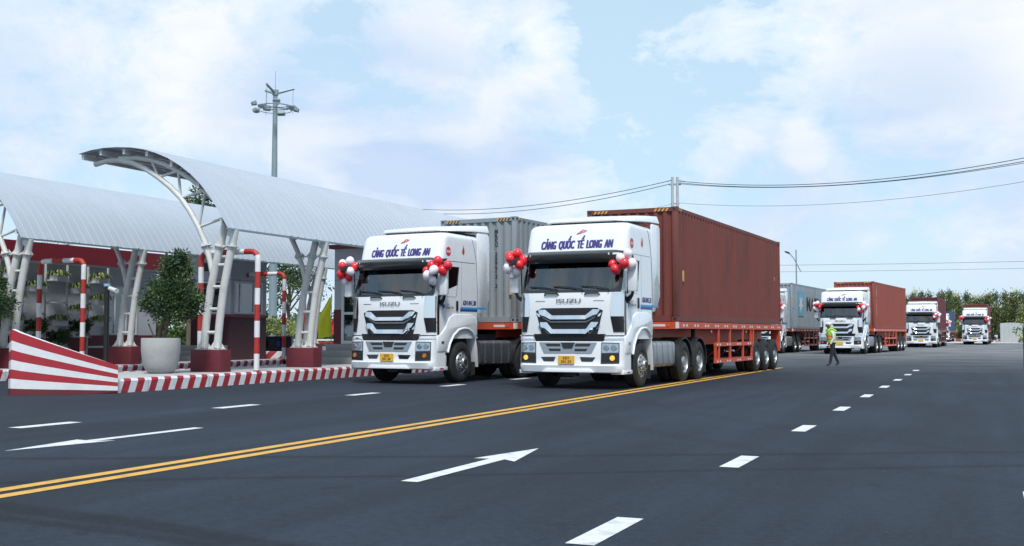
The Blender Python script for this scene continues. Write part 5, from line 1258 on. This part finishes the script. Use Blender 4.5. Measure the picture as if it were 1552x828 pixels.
def palm(loc,h,seed,label):
    rg=random.Random(seed); T=thing('palm_tree',label,'tree',loc,0,'palms behind the gatehouse')
    build('trunk',MB().tube([(0,0,0),(.1,0,h*.5),(0,0,h*.86)],[.16,.13,.1],8),M['bark'],T)
    m=MB()
    for k in range(16):
        a=rg.uniform(0,6.28); l=rg.uniform(1.2,1.8); up=rg.uniform(.3,1.3); d=Vector((math.cos(a),math.sin(a),0)); s_=Vector((-d.y,d.x,0))
        for i in range(12):
            t=i/12; p=Vector((0,0,h*.86))+d*l*t+Vector((0,0,up*l*(t-.8*t*t)))
            for sg in (1,-1): e=p+s_*sg*.3*(1-t*.6)+d*.12-Vector((0,0,.1)); m.add([p,p+d*.05,e],[(0,1,2)])
    build('frond',m,M['leafm'],T,smooth=0)
palm((-43.5,46,0),7.3,1,'palm poking above the crimson fascia, left of the canopy columns'); palm((-46,45,0),6.9,2,'second palm above the crimson fascia, nearer the left edge'); palm((-42,50.5,0),7.4,3,'palm top between the two canopies above the fascia')
# low hedge, far hedge
hb=MB(); rg=random.Random(4)
foliage(hb,(0,0,1.5),(2.2,.6,.5),60,60,.16,rg,(0,1),asp=4)
build('hedge',hb,[M['leafy'],M['leafm']],smooth=0,label='grassy yellow-green hedge above the dark shelf behind the booth',cat='hedge',loc=(-33.6,47,0),rz=YAW)
hb=MB(); foliage(hb,(0,0,1.6),(26,2.5,1.7),300,60,.4,rg,(0,1,0)); hb.box(-26,26,-.5,.5,0,1.6,0)
build('far_thicket',hb,[M['leafm'],M['leafo']],smooth=0,label=None,kind='stuff',loc=(-62,92,0),rz=YAW)
# dark shelf with jars, striped barrier piece, flags
T=thing('storage_shelf','dark open shelf unit with coloured jars behind the striped hoop','shelf',(-28.6,40.0,0),rz=YAW)
build('frame',MB().box(-.85,.85,0,.04,0,1.1).box(-.85,-.8,-.4,0,0,1.1).box(.8,.85,-.4,0,0,1.1).box(-.85,.85,-.4,0,1.05,1.1).box(-.8,.8,-.4,0,.55,.59),M['black'],T,smooth=0)
thg=[('orange glazed jar on the dark shelf',-.45,'vase1'),('blue glazed jar on the dark shelf',.25,'vase2')]
for lb,xx,mm_ in thg:
    c,s=math.cos(YAW),math.sin(YAW); build('jar',MB().lathe([(.01,0),(.10,0),(.14,.15),(.13,.3),(.08,.36),(.09,.4),(.07,.4)],n=16),M[mm_],label=lb,cat='jar',loc=(-28.6+xx*c+.2*s,40+xx*s-.2*c,.592))
c,s=math.cos(YAW),math.sin(YAW)
b_=build('barrier_block',MB().box(-.5,.5,-.1,.1,0,.28),stripe_mat('wide_striped_paint',.6,1.0),bevel=.03,label='small red and white striped barrier lying before the dark shelf',cat='barrier',loc=(-24.6,34.2,KH-.012),rz=YAW)
build('rubbish_bag_lid',MB().sphere((0,0,.05),.18,0,14,8,.35),M['pw'],label='white round lid lying beside the small striped barrier',cat='lid',loc=(-25.3,33.9,KH-.005))
def flag(x,y,z0,z1,w_,m_,label,seed):
    T=thing('feather_flag',label,'flag',(x,y,0),rz=YAW)
    build('flag_pole',MB().cyl((.0,0,0),(.0,0,z1+.05),.018,n=6),M['galv'],T)
    def f(u,v):
        z=z0+(z1-z0)*v; ww=w_*(1-.75*max(0,v-.45)/.55) ; return (-u*ww+.04*math.sin(v*7+seed),.07*math.sin(u*5+v*3+seed),z-.12*u)
    build('flag_cloth',MB().grid(f,8,14),m_,T,smooth=60)
flag(-27.35,42.6,1.1,2.95,.62,M['yel'],'yellow feather flag between the canopy column and the glazed booth',1)
flag(-29.6,43.9,1.4,2.75,.3,M['flagr'],'thin red flag left of the second column pair',2)
flag(-29.9,47.0,1.2,2.2,.35,M['flagr'],'small red flag partly hidden behind the glazed booth',3)
build('fence_rail',MB().box(-3.5,3.5,-.03,.03,.86,.94,0).box(-3.5,3.5,-.03,.03,.74,.80,1).box(-2.6,-2.5,-.05,.05,0,1.0,1).box(1.4,1.5,-.05,.05,0,1.0,1),[M['pw'],M['pr']],smooth=0,label='low red and white rail behind the second column pair',cat='rail',loc=(-30.0,46,0),rz=YAW)
# ---- far right tree belt
def belt_meshes(seed):
    rg=random.Random(seed); h=9.4
    tm=MB().tube([(0,0,0),(.1,0,h*.4),(0,.1,h*.8)],[.16,.12,.05],6).mesh('trunk',[M['bark']],40)
    m=MB()
    for k in range(26):
        z=rg.uniform(.12,1)**.8*h; r_=(1.55*(1-(z/h)**2.2)+.15); a=rg.uniform(0,6.28); rr=r_*rg.uniform(.2,.9); c_=Vector((math.cos(a)*rr,math.sin(a)*rr,z)); mi=rg.choice((0,0,1,2))
        for _ in range(46):
            q=Vector((rg.gauss(0,.38),rg.gauss(0,.38),rg.gauss(0,.55))); b=c_+q; d=Vector((rg.gauss(0,.45),rg.gauss(0,.45),rg.choice((1,-.6,.9)))).normalized(); s_=d.cross(Vector((rg.uniform(-1,1),rg.uniform(-1,1),.2))).normalized()*.075; l=rg.uniform(.35,.8)
            m.add([b-s_*.5,b+d*l*.5+s_,b+d*l,b+d*l*.5-s_],[(0,1,2,3)],mi)
    return tm,m.mesh('crown',[M['leafo'],M['leaf'],M['leafy']],0)
BM=[belt_meshes(40+i) for i in range(5)]
rg=random.Random(99); cnt=0
bdir=Vector((math.cos(YAW),math.sin(YAW),0))
p0=Vector((-16.5,211,0))
kl=0
for row in range(2):
    d_=0
    while d_<36+row*4:
        p=p0+bdir*(d_-1-row*1.1)+Vector((-math.sin(YAW),math.cos(YAW),0))*(row*4+rg.uniform(-.8,.8)); k=rg.randrange(5); s_=rg.uniform(.78,.90)
        t=tree('belt_tree',tuple(p),9.4,None,'slender olive-green tree standing in the dense belt at the far end of the yard','trees in the far belt',rg.randrange(999),None,parts=BM[k]); t.scale=(s_*rg.uniform(.9,1.2),s_*rg.uniform(.9,1.2),s_)
        d_+=rg.uniform(1.25,2.1)
m=MB(); rgb=random.Random(5)
foliage(m,(0,0,3.2),(42,3,3.2),500,40,.6,rgb,(0,1,0),asp=2.2); m.box(-42,42,1.5,2,0,6.2,1)
build('distant_woodland',m,[M['leafo'],M['leaf']],smooth=0,kind='stuff',loc=tuple(p0+bdir*44+Vector((-math.sin(YAW),math.cos(YAW),0))*12),rz=YAW)
# undergrowth in front of wall, far wall, striped far kerb
hb=MB(); foliage(hb,(0,0,1.5),(2.4,1,1.9),60,50,.3,rgb,(0,1)); build('bush',hb,[M['leafm'],M['leafy']],smooth=0,label='bright green bush beside the pale wall at the right edge',cat='bush',loc=(5.6,160,0),rz=YAW)
T=thing('panel_wall','pale grey panelled wall at the far right under the trees','wall',(3.4,163.8,0),rz=.9)
m=MB()
for k in range(9): m.prism([(-3+k*.75,0),(-3+k*.75+.73,0),(-3+k*.75+.73,2.5+.16*math.sin(k*.4+.8)),(-3+k*.75,2.5+.16*math.sin(k*.4+.4))],-.05,.05,'y')
build('panel',m,M['concp'],T,smooth=0)
mb,a_,loc_=kerb_run((-14,182),(14,170),.42,.3); 
struct('kerb',mb,stripe_mat('far_kerb_paint',1.6,0,(.40,.10,.08),(.62,.6,.58)),loc=loc_,rz=a_)
# parked motorbike under the trees
T=thing('parked_motorbike','small dark motorbike parked under the trees beside the pale wall','motorbike',(.75,164.5,0),rz=YAW+.5)
for x in (-.6,.6):
    w_=build('wheel',MB().tube([(x+.27*math.cos(q),0,.3+.27*math.sin(q)) for q in [2*math.pi*i/16 for i in range(17)]],.045,6),M['tyre'],T)
build('frame',MB().tube([(.6,0,.3),(.42,0,.95)],.035,6).tube([(-.6,0,.3),(-.1,0,.45),(.4,0,.8)],.05,6).box(-.25,.15,-.12,.12,.3,.55),M['dark'],T)
build('seat',MB().box(-.65,.1,-.12,.12,.7,.8),M['black'],T,bevel=.03); build('fairing',MB().box(.3,.5,-.2,.2,.6,.95).sphere((.5,0,.95),.1),M['pw'],T,bevel=.03)
build('handlebar',MB().cyl((.4,-.32,1.02),(.4,.32,1.02),.02,n=6),M['black'],T)
# rusty post at the right edge
T=thing('steel_post','rusty steel post with an orange cap at the right edge of the road','post',(1.12,40.3,0))
build('post',MB().cyl((0,0,0),(0,0,1.42),.06,n=14),M['rust'],T); build('cap',MB().cyl((0,0,1.42),(0,0,1.50),.07,n=14),M['orange'],T)
